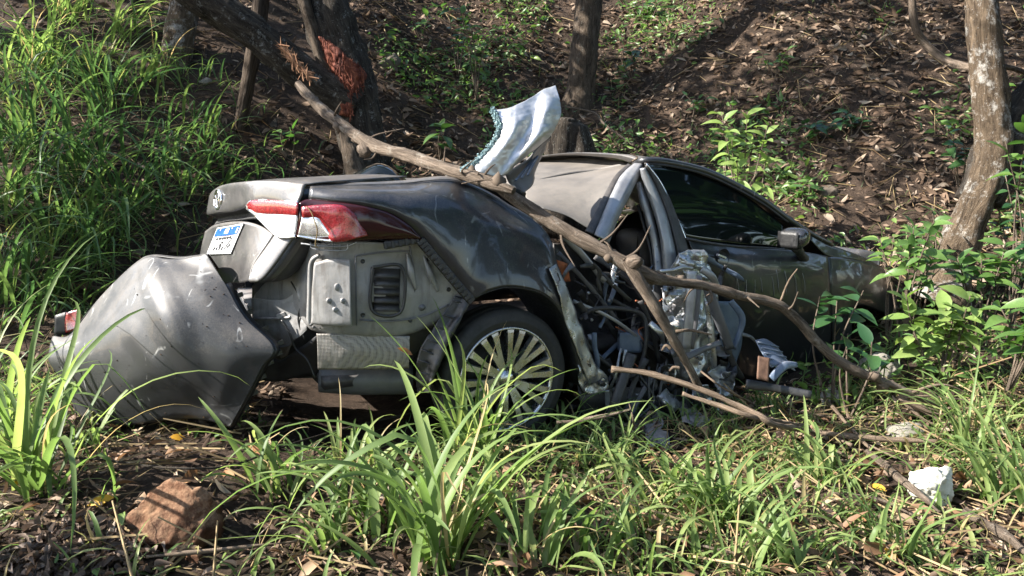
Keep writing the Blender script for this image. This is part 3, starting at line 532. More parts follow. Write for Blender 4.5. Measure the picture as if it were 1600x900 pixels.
tube('beam_rim', [p - RF.n * .004 for p in bz[:2]] + [bz[1] + np.array([.01, 0, .012])], .006, M['primer'], beam, seg=8)
bar('tow_clip', RF.V(433, 495, .44), RF.V(447, 490, .42), .02, .022, M['primer'], beam, bevel=.003)
patch('lower_valance', [V3([(395,545,.58),(430,560,.53),(448,558,.46),(500,520,.28)]), V3([(390,590,.6),(430,596,.55),(460,590,.48),(500,585,.40)])], M['black'], car, 8, 16, .005)
# body of the car the photograph only hints at: floor, far side, boot tub
patch('boot_wall', [V3([(395,446,.68),(430,400,.56),(470,372,.46),(560,372,.30),(660,372,.22)]), V3([(395,500,.75),(430,500,.62),(470,500,.5),(560,500,.34),(700,500,.2)]), V3([(400,590,.85),(440,590,.7),(480,590,.55),(560,590,.42),(690,590,.3)])], M['primer_dark'], car, 14, 20, .006)
patch('floor_pan', [[RF.L(u, v, .30) for u in (-.75, 0, .5, 1.2, 2.2)] for v in (.28, .9, 1.62)], M['black'], car, 6, 10, .05)
patch('far_flank', [[RF.L(u, v0, z) for u, v0 in ((-.86, 1.6), (-.5, 1.72), (0, 1.76), (.6, 1.78), (1.1, 1.76))] for z in (1.13, .95, .6, .34)], M['paint'], car, 10, 16, .006)

# --- leftover hinge shell sticking up behind the deck, torn pillar sheet with its glass fringe
hg = [(534,290),(556,272),(580,260),(594,257),(612,264),(628,277),(643,291)]
patch('hinge_cover', [[P(x, y, 3.62) for x, y in hg], [P(x, min(y + 8, 289), 3.55) for x, y in hg], [P(x, 291, 3.53) for x, y in hg]], M['glass'], car, 12, 40, .006)
sh = np.array([[P(x, y, Y) for x, y, Y in r_] for r_ in (
    [(770,173,3.50),(800,168,3.50),(830,152,3.54),(850,140,3.58),(868,134,3.60)],
    [(779,200,3.46),(806,190,3.44),(832,180,3.50),(855,165,3.50),(874,158,3.56)],
    [(766,228,3.45),(792,222,3.40),(820,210,3.46),(846,196,3.46),(875,180,3.54)],
    [(742,252,3.42),(772,246,3.38),(802,238,3.42),(832,224,3.42),(858,213,3.50)],
    [(724,265,3.40),(748,270,3.36),(772,276,3.38),(790,272,3.40),(812,252,3.46)])])
pil = patch('torn_pillar_sheet', sh, M['sheet'], car, 80, 80, .003, amp=.006, freq=17, seed=14, octv=2, ridge=True, label='crumpled bright sheet metal of the torn rear pillar, standing up')
patch('pillar_back', [[P(791,274,3.42),P(820,250,3.48),P(848,220,3.52),P(860,212,3.52)], [P(797,288,3.46),P(822,264,3.54),P(842,236,3.60),P(852,226,3.62)], [P(818,302,3.44),P(830,290,3.56),P(836,262,3.66),P(846,240,3.70)]], M['primer_dark'], car, 14, 20, .008, amp=.006, freq=14)
for k_ in range(3): tube('pillar_rib', [P(806 + k_ * 9, 282 - k_ * 4, 3.42), P(832 + k_ * 4, 250 - k_ * 3, 3.52)], .006, M['bluepaint'], car, seg=6)
fp = crom([P(770,172,3.49),P(776,186,3.47),P(780,203,3.45),P(766,230,3.43),P(744,252,3.40),P(722,266,3.38)], 220); r0 = np.random.default_rng(3)
cv = np.array([[-1, -1, -1], [1, -1, -1], [1, 1, -1], [-1, 1, -1], [-1, -1, 1], [1, -1, 1], [1, 1, 1], [-1, 1, 1]]) * .5; cf = np.array([(3, 2, 1, 0), (4, 5, 6, 7), (0, 1, 5, 4), (1, 2, 6, 5), (2, 3, 7, 6), (3, 0, 4, 7)])
nn = 2200; ii = r0.integers(0, 220, nn); Vg, Fg = scatter(cv, cf, rotmats(nn, r0.normal(0, 1, (nn, 3)), r0.uniform(0, 6.3, nn), .1, r0.uniform(.0025, .006, nn)), fp[ii] + r0.normal(0, .006, (nn, 3)))
mk('glass_fringe', Vg, Fg, M['fringe'], pil, smooth=False, kind='stuff', label='crumbled greenish rear window glass along the torn edge')

# --- front half: roof, door frames, window, door, wing
G3 = FF.Vs
rf1 = [(818,300,.50),(829,283,.62),(880,272,.62),(930,265,.55),(982,256,.40)]; rf2 = [(822,310,.40),(845,300,.40),(880,290,.38),(922,282,.32),(968,272,.22)]; rf3 = [(834,318,.30),(858,314,.28),(888,312,.24),(918,312,.18),(948,306,.12)]; rf4 = [(848,326,.22),(868,332,.18),(890,340,.14),(908,350,.10),(926,360,.06)]
roof = patch('roof_skin', [[shift(p, .1, 1.1, .05, FF) for p in G3(rf1)], [shift(p, .03, .35, .03, FF) for p in G3(rf1)], G3(rf1), G3(rf2), G3(rf3), G3(rf4)], M['roofp'], car, 40, 40, .005, amp=.008, freq=5, seed=3, octv=2, label='dusty buckled rear part of the roof')
rail = G3([(826,286,.60),(880,273,.58),(930,266,.52),(978,257,.38)]); tube('roof_moulding', rail, .010, M['roofp'], roof, seg=8)
def band(name, l, r, m, v0=0., dome=.02, th=.006, **k):
    a = np.array(l); b = np.array(r); return patch(name, [G3([(x, y, v + .02) for x, y, v in l]), G3(l), G3([(p[0] * .82 + q[0] * .18, p[1] * .82 + q[1] * .18, p[2] * .82 + q[2] * .18 - dome * .8) for p, q in zip(l, r)]), G3([(p[0] * .3 + q[0] * .7, p[1] * .3 + q[1] * .7, p[2] * .3 + q[2] * .7 - dome) for p, q in zip(l, r)]), G3(r), G3([(x, y, v + .03) for x, y, v in r])], m, car, 21, 40, th, across=lin, **k)
band('pillar_seal', [(982,257,.22),(962,276,.16),(944,308,.10),(930,335,.06),(916,362,.03)], [(986,259,.20),(968,278,.14),(952,308,.08),(940,335,.04),(929,368,.0)], M['black'], dome=.004)
band('rear_door_frame', [(992,256,.20),(972,275,.14),(955,306,.08),(942,338,.03),(930,368,-.02)], [(1006,257,.16),(992,285,.10),(978,315,.05),(963,345,.01),(950,379,-.03)], M['band'], dome=.025, amp=.002, freq=9, label='bright bent upper frame of the missing rear door')
band('front_door_frame', [(1001,263,.10),(1008,290,.08),(1024,335,.04),(1034,378,.0),(1038,424,-.02)], [(1008,262,.08),(1024,292,.06),(1040,335,.02),(1051,378,-.02),(1058,420,-.04)], M['band'], dome=.02, amp=.002, freq=10)
band('inner_pillar', [(995,285,.16),(1000,310,.12),(1012,350,.08),(1020,390,.05),(1024,425,.02)], [(1000,284,.15),(1009,308,.10),(1022,350,.06),(1031,390,.03),(1036,425,.0)], M['band'], dome=.012, amp=.003, freq=14, seed=3)
tube('inner_seal', G3([(997,320,.16),(1005,350,.12),(1015,385,.08),(1020,420,.05)]), .008, M['black'], car, seg=8)
band('pillar_garnish', [(1009,258,.07),(1026,290,.05),(1044,335,.01),(1056,378,-.03),(1062,416,-.05)], [(1014,258,.07),(1040,300,.04),(1055,335,.01),(1068,370,-.02),(1078,405,-.05)], M['black'], dome=.006)
tube('window_trim', G3([(1010,256,.06),(1032,285,.045),(1050,322,.02),(1067,362,-.01),(1072,374,-.02)]), .004, M['chrome'], car, seg=8)
# window glass and roof rail
wt = [(1014,258,.075),(1044,260,.08),(1075,266,.08),(1123,284,.07),(1170,309,.05),(1205,335,.03),(1226,352,.01)]; wb = [(1075,374,-.02),(1095,378,-.02),(1118,381,-.02),(1150,384,-.02),(1180,386,-.02),(1205,387,-.02),(1228,389,-.02)]
pane = patch('window_pane', [G3(wt), G3([((a[0] + b[0]) / 2, (a[1] + b[1]) / 2, (a[2] + b[2]) / 2 - .012) for a, b in zip(wt, wb)]), G3(wb)], M['glass'], car, 14, 40, .004, label='dark tinted front door window')
for p in pane.data.vertices: p.co += Vector(FF.n * .012)
rl = [(990,256,.24),(1007,251,.14),(1044,254,.10),(1100,267,.085),(1147,288,.07),(1193,314,.05),(1231,342,.02),(1268,366,.0),(1300,382,.0)]
tube('roof_rail', G3(rl), [.012, .02, .02, .02, .018, .018, .018, .016, .012], M['paint'], car, seg=12)
tube('rail_trim', G3([(a, b + 5, c - .015) for a, b, c in rl[1:7]]), .006, M['black'], car, seg=8)
R0 = G3(rl[:8]); patch('front_roof', [R0, [shift(p, .0, .2, .035, FF) for p in R0], [shift(p, .0, .7, .05, FF) for p in R0], [shift(p, 0, 1.35, .0, FF) for p in R0]], M['paint_dusty'], car, 12, 30, .005)
# door skin
d1 = [(1074,374,-.02),(1110,381,-.03),(1150,386,-.035),(1200,389,-.04),(1250,393,-.03),(1292,401,-.02)]
d2 = [(1086,402,-.05),(1115,406,-.07),(1155,410,-.08),(1200,414,-.08),(1250,418,-.07),(1294,430,-.05)]
d3 = [(1108,450,-.03),(1135,455,-.06),(1170,460,-.08),(1210,465,-.085),(1255,470,-.08),(1296,478,-.06)]
d4 = [(1128,505,.0),(1150,510,-.03),(1180,515,-.05),(1215,520,-.05),(1258,525,-.05),(1298,530,-.04)]
d5 = [(1150,580,.05),(1165,590,.03),(1190,596,.02),(1220,600,.02),(1260,605,.02),(1300,600,.02)]
door = patch('front_door', [G3(d1), G3(d2), G3(d3), G3(d4), G3(d5)], M['paint'], car, 40, 60, .006, amp=.004, freq=5, seed=12, label='crumpled dark front door with its handle torn away')
tube('belt_moulding', G3([(1073,373,-.03),(1110,380,-.035),(1150,385,-.04),(1200,388,-.04),(1232,390,-.035)]), .007, M['black'], door, seg=8)
lathe('handle_socket', FF.V(1131, 402, -.085), FF.n, [(.045, .0), (.04, .012), (.03, .03), (.001, .035)], M['black'], door, 20)
bar('handle_stub', FF.V(1121, 398, -.1), FF.V(1133, 403, -.1), .02, .012, M['silver'], door, bevel=.002)
for k_ in range(9): x = 1150 + k_ * 13 + random.uniform(-3, 3); tube('door_scrape', G3([(x, 425 + random.uniform(-4, 5), -.088), (x + 3, 440, -.093), (x + random.uniform(2, 6), 462 + random.uniform(-6, 6), -.092)]), .0016, M['band'], door, seg=5, n=8)
# wing, bonnet
w1 = [(1293,401,-.02),(1322,404,-.02),(1350,410,-.01),(1376,422,.02),(1396,440,.10)]; w2 = [(1295,430,-.05),(1325,432,-.05),(1352,436,-.04),(1378,446,.0),(1398,458,.1)]; w3 = [(1297,470,-.06),(1318,462,-.06),(1345,458,-.05),(1375,464,-.01),(1400,474,.1)]; w4 = [(1299,540,-.04),(1310,500,-.05),(1340,478,-.045),(1374,486,-.0),(1402,500,.1)]
patch('front_wing', [G3(w1), G3(w2), G3(w3), G3(w4)], M['paint'], car, 20, 30, .006, amp=.004, freq=6)
W0 = np.concatenate([G3([(1231,343,.02),(1262,364,.0),(1290,380,.0)]), G3([(1322,392,.0),(1352,404,.0),(1380,420,.02),(1398,440,.1)])])
patch('bonnet', [W0, [shift(p, 0, .25, .04, FF) for p in W0], [shift(p, 0, .8, .07, FF) for p in W0], [shift(p, 0, 1.5, -.02, FF) for p in W0]], M['paint_dusty'], car, 12, 30, .005, amp=.006, freq=4)
patch('wing_top', [W0[1:], G3([(1262,372,-.01),(1292,401,-.02),(1322,404,-.02),(1350,410,-.01),(1376,424,.02),(1396,441,.1)])], M['paint'], car, 6, 24, .005)
patch('front_corner', [[FF.L(1.9 + a, b, z) for a, b in ((0, .08), (.12, .3), (.18, .8), (.12, 1.3), (0, 1.55))] for z in (.70, .5, .25)], M['paint'], car, 8, 20, .006)
fwc = FF.L(1.28, .02, .22); lathe('front_tyre', fwc, FF.n, [(.1, .04), (.22, .03), (.27, .01), (.305, .02), (.317, .06), (.317, .16), (.3, .2), (.2, .2)], M['rubber'], car, 48)
patch('front_liner', [G3([(1299,545,.0),(1312,498,.0),(1342,476,.0),(1376,484,.04),(1404,500,.12)]), [shift(p, 0, .35, 0, FF) for p in G3([(1299,545,.0),(1312,498,.0),(1342,476,.0),(1376,484,.04),(1404,500,.12)])]], M['black'], car, 5, 20, .004)
# mirror
mc = FF.V(1240, 372, -.20); Vi, Fi = ico(4); a_ = FF.a; 
Vq = np.sign(Vi) * np.abs(Vi) ** np.array([.75, .8, .62]); sc_ = np.where(Vq[:, :1] > 0, .10, .042); tp_ = 1 - .38 * np.maximum(0, Vq[:, :1]) ** 1.5
Vm = mc + a_ * (Vq[:, :1] * sc_) + FF.n * (Vq[:, 1:2] * .08 * tp_) + np.array([0, 0, 1]) * (Vq[:, 2:] * .056 * tp_ + .015 * Vq[:, :1])
mir = mk('door_mirror', Vm, Fi, M['gloss'], car, label='glossy dark door mirror')
patch('mirror_glass', [[mc - a_ * .045 + FF.n * x_ + np.array([0, 0, z_]) for x_ in (-.064, 0, .064)] for z_ in (.036, -.012, -.048)], M['blackclean'], mir, 6, 6, .004)
tube('mirror_stalk', [mc + a_ * .02 - np.array([0, 0, .045]), FF.V(1252, 398, -.10), FF.V(1256, 404, -.03)], [.03, .022, .03], M['black'], mir, seg=10)
# seat seen through the gap
hd = FF.V(993, 388, .42); Vh = np.sign(Vi) * np.abs(Vi) ** .7; Vh = hd + FF.a * Vh[:, :1] * .075 + FF.n * Vh[:, 1:2] * .13 + np.array([0, 0, 1]) * Vh[:, 2:] * .115 + FF.a * Vh[:, 2:] * -.02
hr = mk('head_restraint', Vh, Fi, M['leather'], car)
st = FF.V(1000, 470, .5); Vs_ = np.sign(Vi) * np.abs(Vi) ** .6; mk('seat_back', st + FF.a * Vs_[:, :1] * .10 + FF.n * Vs_[:, 1:2] * .24 + np.array([0, 0, 1]) * Vs_[:, 2:] * .24 + FF.a * Vs_[:, 2:] * -.04, Fi, M['leather'], car)
for s_ in (-1, 1): tube('seat_piping', [hd - FF.a * .072 + FF.n * (.10 * s_) + np.array([0, 0, z]) - FF.a * .006 * (1 - abs(z) * 8) for z in (-.08, 0, .08)], .004, M['black'], hr, seg=6)

# --- the crushed middle
mid = lambda l: np.array([RF.V(*p) for p in l])
patch('cabin_backing', [mid([(862,380,.5),(920,380,.6),(1000,330,.75),(1080,380,.8),(1180,400,.7)]), mid([(870,480,.45),(940,480,.6),(1010,480,.7),(1090,480,.75),(1180,480,.55)]), mid([(890,600,.3),(950,600,.4),(1030,600,.45),(1100,600,.4),(1190,600,.3)])], M['black'], car, 20, 30, .01, amp=.04, freq=4, octv=3)  # black backdrop sheet added in place of the shade inside the cabin
patch('sill', [mid([(905,600,.06),(960,604,.06),(1020,606,.08),(1090,606,.12)]), mid([(905,625,.05),(960,630,.05),(1020,634,.06),(1090,634,.1)]), mid([(908,655,.08),(960,655,.1),(1020,655,.12),(1090,655,.16)])], M['black'], car, 10, 30, .01, amp=.015, freq=9, label='dark crushed sill on the ground')
rr = np.random.default_rng(5)
inner = [((866,352),(905,392),(945,440),.030,'band',.05), ((880,372),(930,420),(985,470),.024,'black',.1), ((872,395),(915,440),(965,500),.02,'primer_dark',.18), ((900,430),(950,465),(1020,500),.022,'black',.2), ((895,470),(960,500),(1040,560),.014,'band',.12), ((905,455),(960,520),(1000,590),.03,'black',.25), ((930,400),(985,440),(1030,500),.03,'primer_dark',.28), ((940,560),(980,530),(1030,540),.02,'bluepaint',.2), ((1000,470),(1020,520),(1035,600),.026,'black',.12), ((1010,560),(990,600),(975,655),.03,'black',.05), ((1040,570),(1012,600),(985,650),.026,'primer_dark',.04), ((1060,590),(1040,620),(1020,665),.034,'black',.05), ((1000,600),(1040,590),(1090,600),.03,'primer_dark',.1)]
for a, b, c, w, mm, v in inner: strip('trim_strip', mid([(a[0], a[1], v), (b[0], b[1], v + rr.uniform(-.03, .03)), (c[0], c[1], v + rr.uniform(-.04, .04))]), [w, w * .9, w * .7], .004, M[mm], car, amp=.003, seed=int(a[0]))
strip('sill_strip', mid([(987,553,.0),(975,590,-.02),(962,628,-.03),(955,650,-.02)]), [.05, .045, .045, .05], .006, M['black'], car)
tube('door_seal', mid([(905,500,.12),(925,484,.1),(965,482,.1),(1003,492,.1),(1010,525,.08),(1002,568,.08),(985,588,.06),(950,570,.08),(918,540,.1),(905,505,.12)]), .012, M['black'], car, seg=10, n=90)
for i in range(12):
    x0, y0 = rr.uniform(890, 1020), rr.uniform(410, 560); pts = [(x0, y0, rr.uniform(.05, .25))]
    for _ in range(4): x0 += rr.uniform(-10, 40); y0 += rr.uniform(-18, 30); pts.append((x0, y0, rr.uniform(.04, .25)))
    tube('loose_wire', mid(pts), rr.uniform(.002, .005), M['black'] if i % 3 else M['rust'], car, seg=6, n=40)
mk('air_bag_box', *(lambda c: (c + cv * np.array([.12, .08, .11]), cf))(RF.V(984, 533, .16)), M['bluepaint'], car, bevel=.015, smooth=False)
patch('rusty_patch', [mid([(868,405,.06),(886,412,.06)]), mid([(872,440,.07),(892,440,.07)])], M['rust'], car, 8, 8, .004, amp=.01, freq=20)
for x, y in ((920,458),(938,454),(906,476),(925,500),(952,470)): lathe('loose_clip', RF.V(x, y, .14), RF.n, [(.0005, -.004), (.007, -.003), (.009, .004), (.004, .01)], M['silver'], car, 12)
for i in range(46):
    x0, y0 = rr.uniform(885, 1150), rr.uniform(400, 630); v = rr.uniform(-.06, .2) if x0 > 1030 else rr.uniform(.04, .26)
    if x0 < 1030 and rr.uniform() < .3: v = rr.uniform(0, .06)
    an = rr.normal(1.1, .55); ln = rr.uniform(25, 75); pts = [(x0, y0, v)]
    for _ in range(3): x0 += math.cos(an) * ln / 3 + rr.normal(0, 5); y0 += math.sin(an) * ln / 3 + rr.normal(0, 5); pts.append((x0, min(y0, 655), v + rr.normal(0, .02)))
    strip('metal_shred', mid(pts), [rr.uniform(.006, .03), rr.uniform(.01, .035), rr.uniform(.004, .02)], .002, M[('silver', 'primer_dark', 'black', 'band', 'black', 'bluepaint')[i % 6]], car, amp=.006, seed=i)
for i in range(10):
    x0, y0 = rr.uniform(1035, 1130), rr.uniform(410, 585); w = rr.uniform(8, 22); h = rr.uniform(12, 34); v = rr.uniform(-.07, .03); q = rr.normal(0, .3)
    patch('metal_shred', [[RF.V(x0 + w * a + h * b * q, y0 + h * b - w * a * q, v + rr.normal(0, .02)) for a in (-.5, 0, .5)] for b in (-.5, 0, .5)], M['silver' if i % 3 else 'primer_dark'], car, 16, 16, .002, amp=.014, freq=24, seed=100 + i, ridge=True)
for i in range(7): tube('loose_cable', mid([(1000 + i * 14, 590 + rr.uniform(-30, 20), .0), (1005 + i * 14 + rr.uniform(-20, 20), 625, -.04), (995 + i * 16 + rr.uniform(-20, 30), 652 + rr.uniform(-6, 14), -.05)]), rr.uniform(.004, .009), M['blackclean'], car, seg=6, n=20)
for i in range(16):
    x0, y0 = rr.uniform(985, 1140), rr.uniform(540, 655); w = rr.uniform(14, 34); h = rr.uniform(14, 40); v = rr.uniform(-.08, .06); q = rr.normal(0, .5)
    patch('torn_panel_piece', [[RF.V(x0 + w * a + h * b * q, y0 + h * b - w * a * q, v + rr.normal(0, .03)) for a in (-.5, 0, .5)] for b in (-.5, 0, .5)], M[('silver', 'blackclean', 'primer_dark', 'silver', 'band')[i % 5]], car, 18, 18, .003, amp=.016, freq=20, seed=300 + i, ridge=True)
# bright torn inner sheets of the sill and pillar
sp = [mid([(1063,400,.0),(1078,392,-.02),(1098,394,.0)]), mid([(1040,432,.06),(1072,430,.0),(1108,432,.03)]), mid([(1036,480,.08),(1075,478,.02),(1125,482,.05)]), mid([(1042,530,.06),(1080,530,.0),(1118,535,.05)]), mid([(1060,585,.04),(1090,588,.0),(1118,586,.04)])]
patch('inner_sheet', sp, M['silver'], car, 70, 50, .003, amp=.028, freq=12, seed=23, octv=3, ridge=True, label='bright crumpled inner sheet metal of the centre pillar')
patch('inner_sheet', [mid([(1060,396,-.04),(1080,390,-.05),(1100,392,-.03)]), mid([(1062,415,-.05),(1082,410,-.07),(1108,416,-.04)]), mid([(1070,434,-.05),(1085,430,-.06),(1115,440,-.03)])], M['silver'], car, 30, 30, .003, amp=.022, freq=26, seed=9, ridge=True)
pb = [((1080,424),(1079,470),(1072,545),.046,'band',-.14), ((1092,430),(1088,480),(1080,545),.03,'primer_dark',-.12), ((1104,442),(1120,490),(1142,546),.05,'primer_dark',-.08), ((1096,420),(1112,432),(1122,452),.035,'band',-.10), ((1142,470),(1160,500),(1146,546),.03,'bluepaint',-.02), ((1068,560),(1095,548),(1125,535),.03,'primer_dark',-.10), ((1130,520),(1142,560),(1160,592),.03,'black',-.04), ((1106,470),(1112,530),(1118,592),.03,'silver',-.02)]
for a, b, c, w, mm, v in pb: strip('pillar_strip', mid([(a[0], a[1], v), (b[0], b[1], v - .015), (c[0], c[1], v)]), [w, w, w * .8], .004, M[mm], car, amp=.004, seed=int(a[0]) + 3)
tube('bent_rod', mid([(1031,424,-.10),(1050,422,-.12),(1066,418,-.12),(1082,420,-.1)]), .009, M['silver'], car, seg=8)
patch('wing_inner', [mid([(1120,470,.03),(1150,474,.06),(1160,500,.08)]), mid([(1122,520,.03),(1148,525,.05),(1158,540,.06)]), mid([(1128,560,.03),(1146,560,.05),(1150,566,.05)])], M['bluepaint'], car, 16, 16, .004, amp=.008, freq=8)
patch('pipe_shell', [mid([(1046,505,.05),(1062,500,.0),(1080,505,.03)]), mid([(1050,545,.05),(1068,545,-.01),(1086,548,.03)]), mid([(1058,590,.06),(1074,592,.0),(1090,590,.04)])], M['primer'], car, 16, 16, .004, amp=.003)

# ------------------------------------------------------------------ the torn-off bumper cover leaning beside the tail
def BP(l): return [P(x, y, Y) for x, y, Y in l]
b_rows = [BP([(83,526,3.46),(112,522,3.42),(160,462,3.42),(208,415,3.40),(234,401,3.38),(258,405,3.33),(282,405,3.31),(304,401,3.28),(324,399,3.24)]),
          BP([(80,536,3.44),(118,532,3.38),(170,486,3.34),(214,452,3.30),(246,440,3.26),(278,440,3.24),(306,440,3.22),(332,442,3.20),(352,444,3.18)]),
          BP([(78,548,3.42),(122,545,3.35),(175,516,3.29),(222,496,3.24),(262,486,3.19),(298,484,3.19),(330,487,3.17),(358,492,3.15),(383,497,3.12)]),
          BP([(78,566,3.40),(124,566,3.33),(180,552,3.26),(228,542,3.21),(276,532,3.165),(318,534,3.16),(356,538,3.13),(392,540,3.10),(428,543,3.07)]),
          BP([(95,590,3.38),(130,596,3.32),(182,590,3.25),(232,584,3.19),(284,578,3.16),(326,578,3.14),(356,576,3.11),(384,575,3.09),(410,573,3.06)]),
          BP([(112,622,3.36),(138,632,3.31),(184,626,3.25),(232,618,3.20),(280,614,3.165),(322,615,3.14),(346,618,3.11),(366,620,3.09),(386,620,3.06)]),
          BP([(126,668,3.32),(150,673,3.29),(186,667,3.26),(222,661,3.22),(262,655,3.19),(300,653,3.16),(322,656,3.13),(342,661,3.10),(360,667,3.07)])]
bcov = thing('bumper_cover', 'scuffed grey rear bumper cover torn off and leaning beside the tail of the wreck', 'bumper', (P(250, 660, 3.2)[0], 3.2, .1))
nr_, nc_ = len(b_rows), len(b_rows[0])
for i_ in range(nr_):
    for j_ in range(nc_):
        w_ = math.sin(math.pi * (i_ + .6) / (nr_ + .2)) * math.sin(math.pi * (j_ + .4) / (nc_ - .2)); b_rows[i_][j_] = b_rows[i_][j_] + (CAM - b_rows[i_][j_]) * (.040 * w_)
body = patch('bumper_skin', b_rows, M['paint_bumper'], bcov, 90, 110, .004, amp=.0010, freq=7, seed=41)
me = body.data; L0 = root_loc(body); A = np.array([v.co[:] for v in me.vertices]) + L0
def crease(A, l, w, depth):                              # press sharp folds into the skin
    best = np.full(len(A), 9.)
    for (p, q) in zip(l[:-1], l[1:]):
        p = np.array(p) * [1, 0, 1]; q = np.array(q) * [1, 0, 1]; A0 = A * [1, 0, 1]; d = q - p; t = np.clip(((A0 - p) @ d) / (d @ d), 0, 1); best = np.minimum(best, np.linalg.norm(A0 - (p + t[:, None] * d), axis=1))
    return A + np.array([.25, -.9, .1]) * (depth * np.maximum(0, 1 - best / w))[:, None]
A = crease(A, BP([(236,403,3.37),(247,439,3.26),(272,486,3.19),(297,530,3.16),(330,584,3.14),(357,634,3.08)]), .06, .009)
A = crease(A, BP([(224,516,3.22),(262,560,3.18),(316,630,3.14)]), .07, .010); A = crease(A, BP([(232,655,3.21),(280,640,3.18),(330,644,3.13),(366,652,3.07)]), .04, .008)
for v, a in zip(me.vertices, A - L0): v.co = a
for nm_, l in (('scratch', [(247,440,3.235),(272,487,3.165),(296,529,3.132)]), ('scratch', [(224,516,3.195),(262,560,3.155),(316,630,3.115)]), ('scratch', [(200,455,3.285),(222,447,3.265),(240,452,3.235)])):
    pass
fl = BP([(110,521,3.42),(160,460,3.42),(208,414,3.40),(234,400,3.38),(280,403,3.31),(324,398,3.24)])
patch('bumper_return', [fl, [p + np.array([-.03, .10, -.01]) for p in fl], [p + np.array([-.06, .28, -.10]) for p in fl]], M['paint_bumper'], bcov, 12, 50, .004)
lk = BP([(83,526,3.46),(78,548,3.42),(78,566,3.40),(95,590,3.38),(112,622,3.36),(126,668,3.32)]); patch('bumper_return', [lk, [p + np.array([-.02, .10, 0]) for p in lk]], M['paint_bumper'], bcov, 6, 30, .004)
tl = patch('reflector', [BP([(106,488,3.47),(124,484,3.47),(128,496,3.46)]), BP([(104,505,3.47),(124,500,3.46),(127,506,3.45)]), BP([(106,520,3.46),(116,517,3.45),(122,512,3.45)])], M['redglow'], bcov, 10, 10, .012)
patch('reflector_base', [BP([(92,492,3.50),(110,486,3.50)]), BP([(90,522,3.49),(110,522,3.49)])], M['black'], bcov, 6, 6, .03)

rb = np.random.default_rng(71); vi = rb.integers(0, len(A), 110); vi = vi[(A[vi, 2] > .2)]; nb = len(vi); Vg, Fg = scatter(cv, cf, rotmats(nb, rb.normal(0, 1, (nb, 3)), rb.uniform(0, 6.3, nb), .1, rb.uniform(.0015, .006, nb) * rb.uniform(.4, 1.1, nb)) * np.array([1.6, .8, .6]), A[vi] + np.array([-.001, -.004, .001]))
mk('dirt_crumbs', Vg, Fg, M['soil'], bcov, smooth=False, kind='stuff')
ra = np.array(BP([(352,444,3.19),(383,497,3.13),(428,543,3.08),(410,573,3.07),(386,620,3.07),(360,667,3.08)]))
patch('bumper_flange', [ra, [p + np.array([.012, .03, 0]) for p in ra], [p + np.array([-.02, .07, 0]) for p in ra]], M['blackclean'], bcov, 6, 40, .003)

for i_ in range(9):
    c_ = crom(ra, 40)[3 + i_ * 4] + np.array([.004, .03, 0]); bar('clip_tab', c_, c_ + np.array([.022, .02, .006]), .012, .018, M['blackclean'], bcov)

# ------------------------------------------------------------------ trees
def crown(parent, cs, n, L, m='leafdark', clumps=40, sig=.28, seed=0):
    r = np.random.default_rng(seed); V_ = []; 
    tV, tF = leafT(.2, .25, 3, .5); A = []; B = []
    for c, rad, w in cs:
        k_ = int(clumps * w); d = r.normal(0, 1, (k_, 3)); d /= np.linalg.norm(d, axis=1, keepdims=True); cc = np.asarray(c) + d * np.asarray(rad) * r.uniform(.25, 1, (k_, 1)) ** .6
        q = int(n * w); A.append(cc[r.integers(0, k_, q)] + r.normal(0, sig, (q, 3)))
    A = np.concatenate(A); q = len(A)
    Vv, Ff = scatter(tV, tF, rotmats(q, np.tile([0, 0, 1.], (q, 1)), r.uniform(0, 6.283, q), .55, r.uniform(.7, 1.3, q) * L), A)
    return mk('crown', Vv, Ff, M[m], parent, tint=np.repeat(r.uniform(0, 1, q), len(tV)))
def tree(name, label, path, rad, m, cs, nleaf=2600, L=.15, seed=0, seg=28, amp=.02, limbs=4, leafm='leafdark', clumps=42, sig=.3, cat='tree'):
    t = thing(name, label, cat, path[0]); r = np.random.default_rng(seed + 90)
    tube('trunk', path, rad, M[m], t, seg=seg, n=90, amp=amp, freq=16, seed=seed)
    e = np.asarray(path[-1])
    for c, rd, w in cs:
        for _ in range(limbs):
            d = r.normal(0, 1, 3); d /= np.linalg.norm(d); tgt = np.asarray(c) + d * np.asarray(rd) * .75; md = (e * .45 + tgt * .55) + r.normal(0, .15, 3) + np.array([0, 0, .12])
            tube('limb', [e - np.array([0, 0, .15]), md, tgt], [rad[-1] * .6, rad[-1] * .4, .012], M[m], t, seg=8, n=16)
    if nleaf: crown(t, cs, nleaf, L, leafm, clumps, sig, seed)
    return t
# scarred tree, leaning, with the broken limb and the fresh wound
Ys = 6.15
tp = [P(592, 330, Ys), P(578, 285, Ys), P(566, 215, Ys), P(550, 150, Ys), P(530, 80, Ys + .02), P(508, 10, Ys + .05), P(492, -60, Ys + .1), P(470, -180, Ys + .2), P(440, -330, Ys + .1)]
scar = tree('scarred_tree', 'leaning dark tree with a fresh orange wound and a broken limb', tp, [.22, .20, .185, .20, .195, .19, .18, .15, .11], 'bark_dark', [((-1.2, 6.0, 5.3), (1.8, 1.4, 1.1), 1.)], 1500, seed=1, amp=.03)
lb_ = [P(560, 165, Ys - .1), P(520, 142, Ys - .12), P(485, 122, Ys - .14), P(440, 88, Ys - .2), P(400, 55, Ys - .25), P(350, 20, Ys - .3), P(300, -14, Ys - .35), P(240, -60, Ys - .4)]
limb = tube('broken_limb', lb_, [.13, .14, .135, .135, .13, .125, .12, .11], M['bark_dark'], scar, seg=24, n=70, amp=.018, freq=16, seed=5, label='thick blackened limb broken off at the wound')
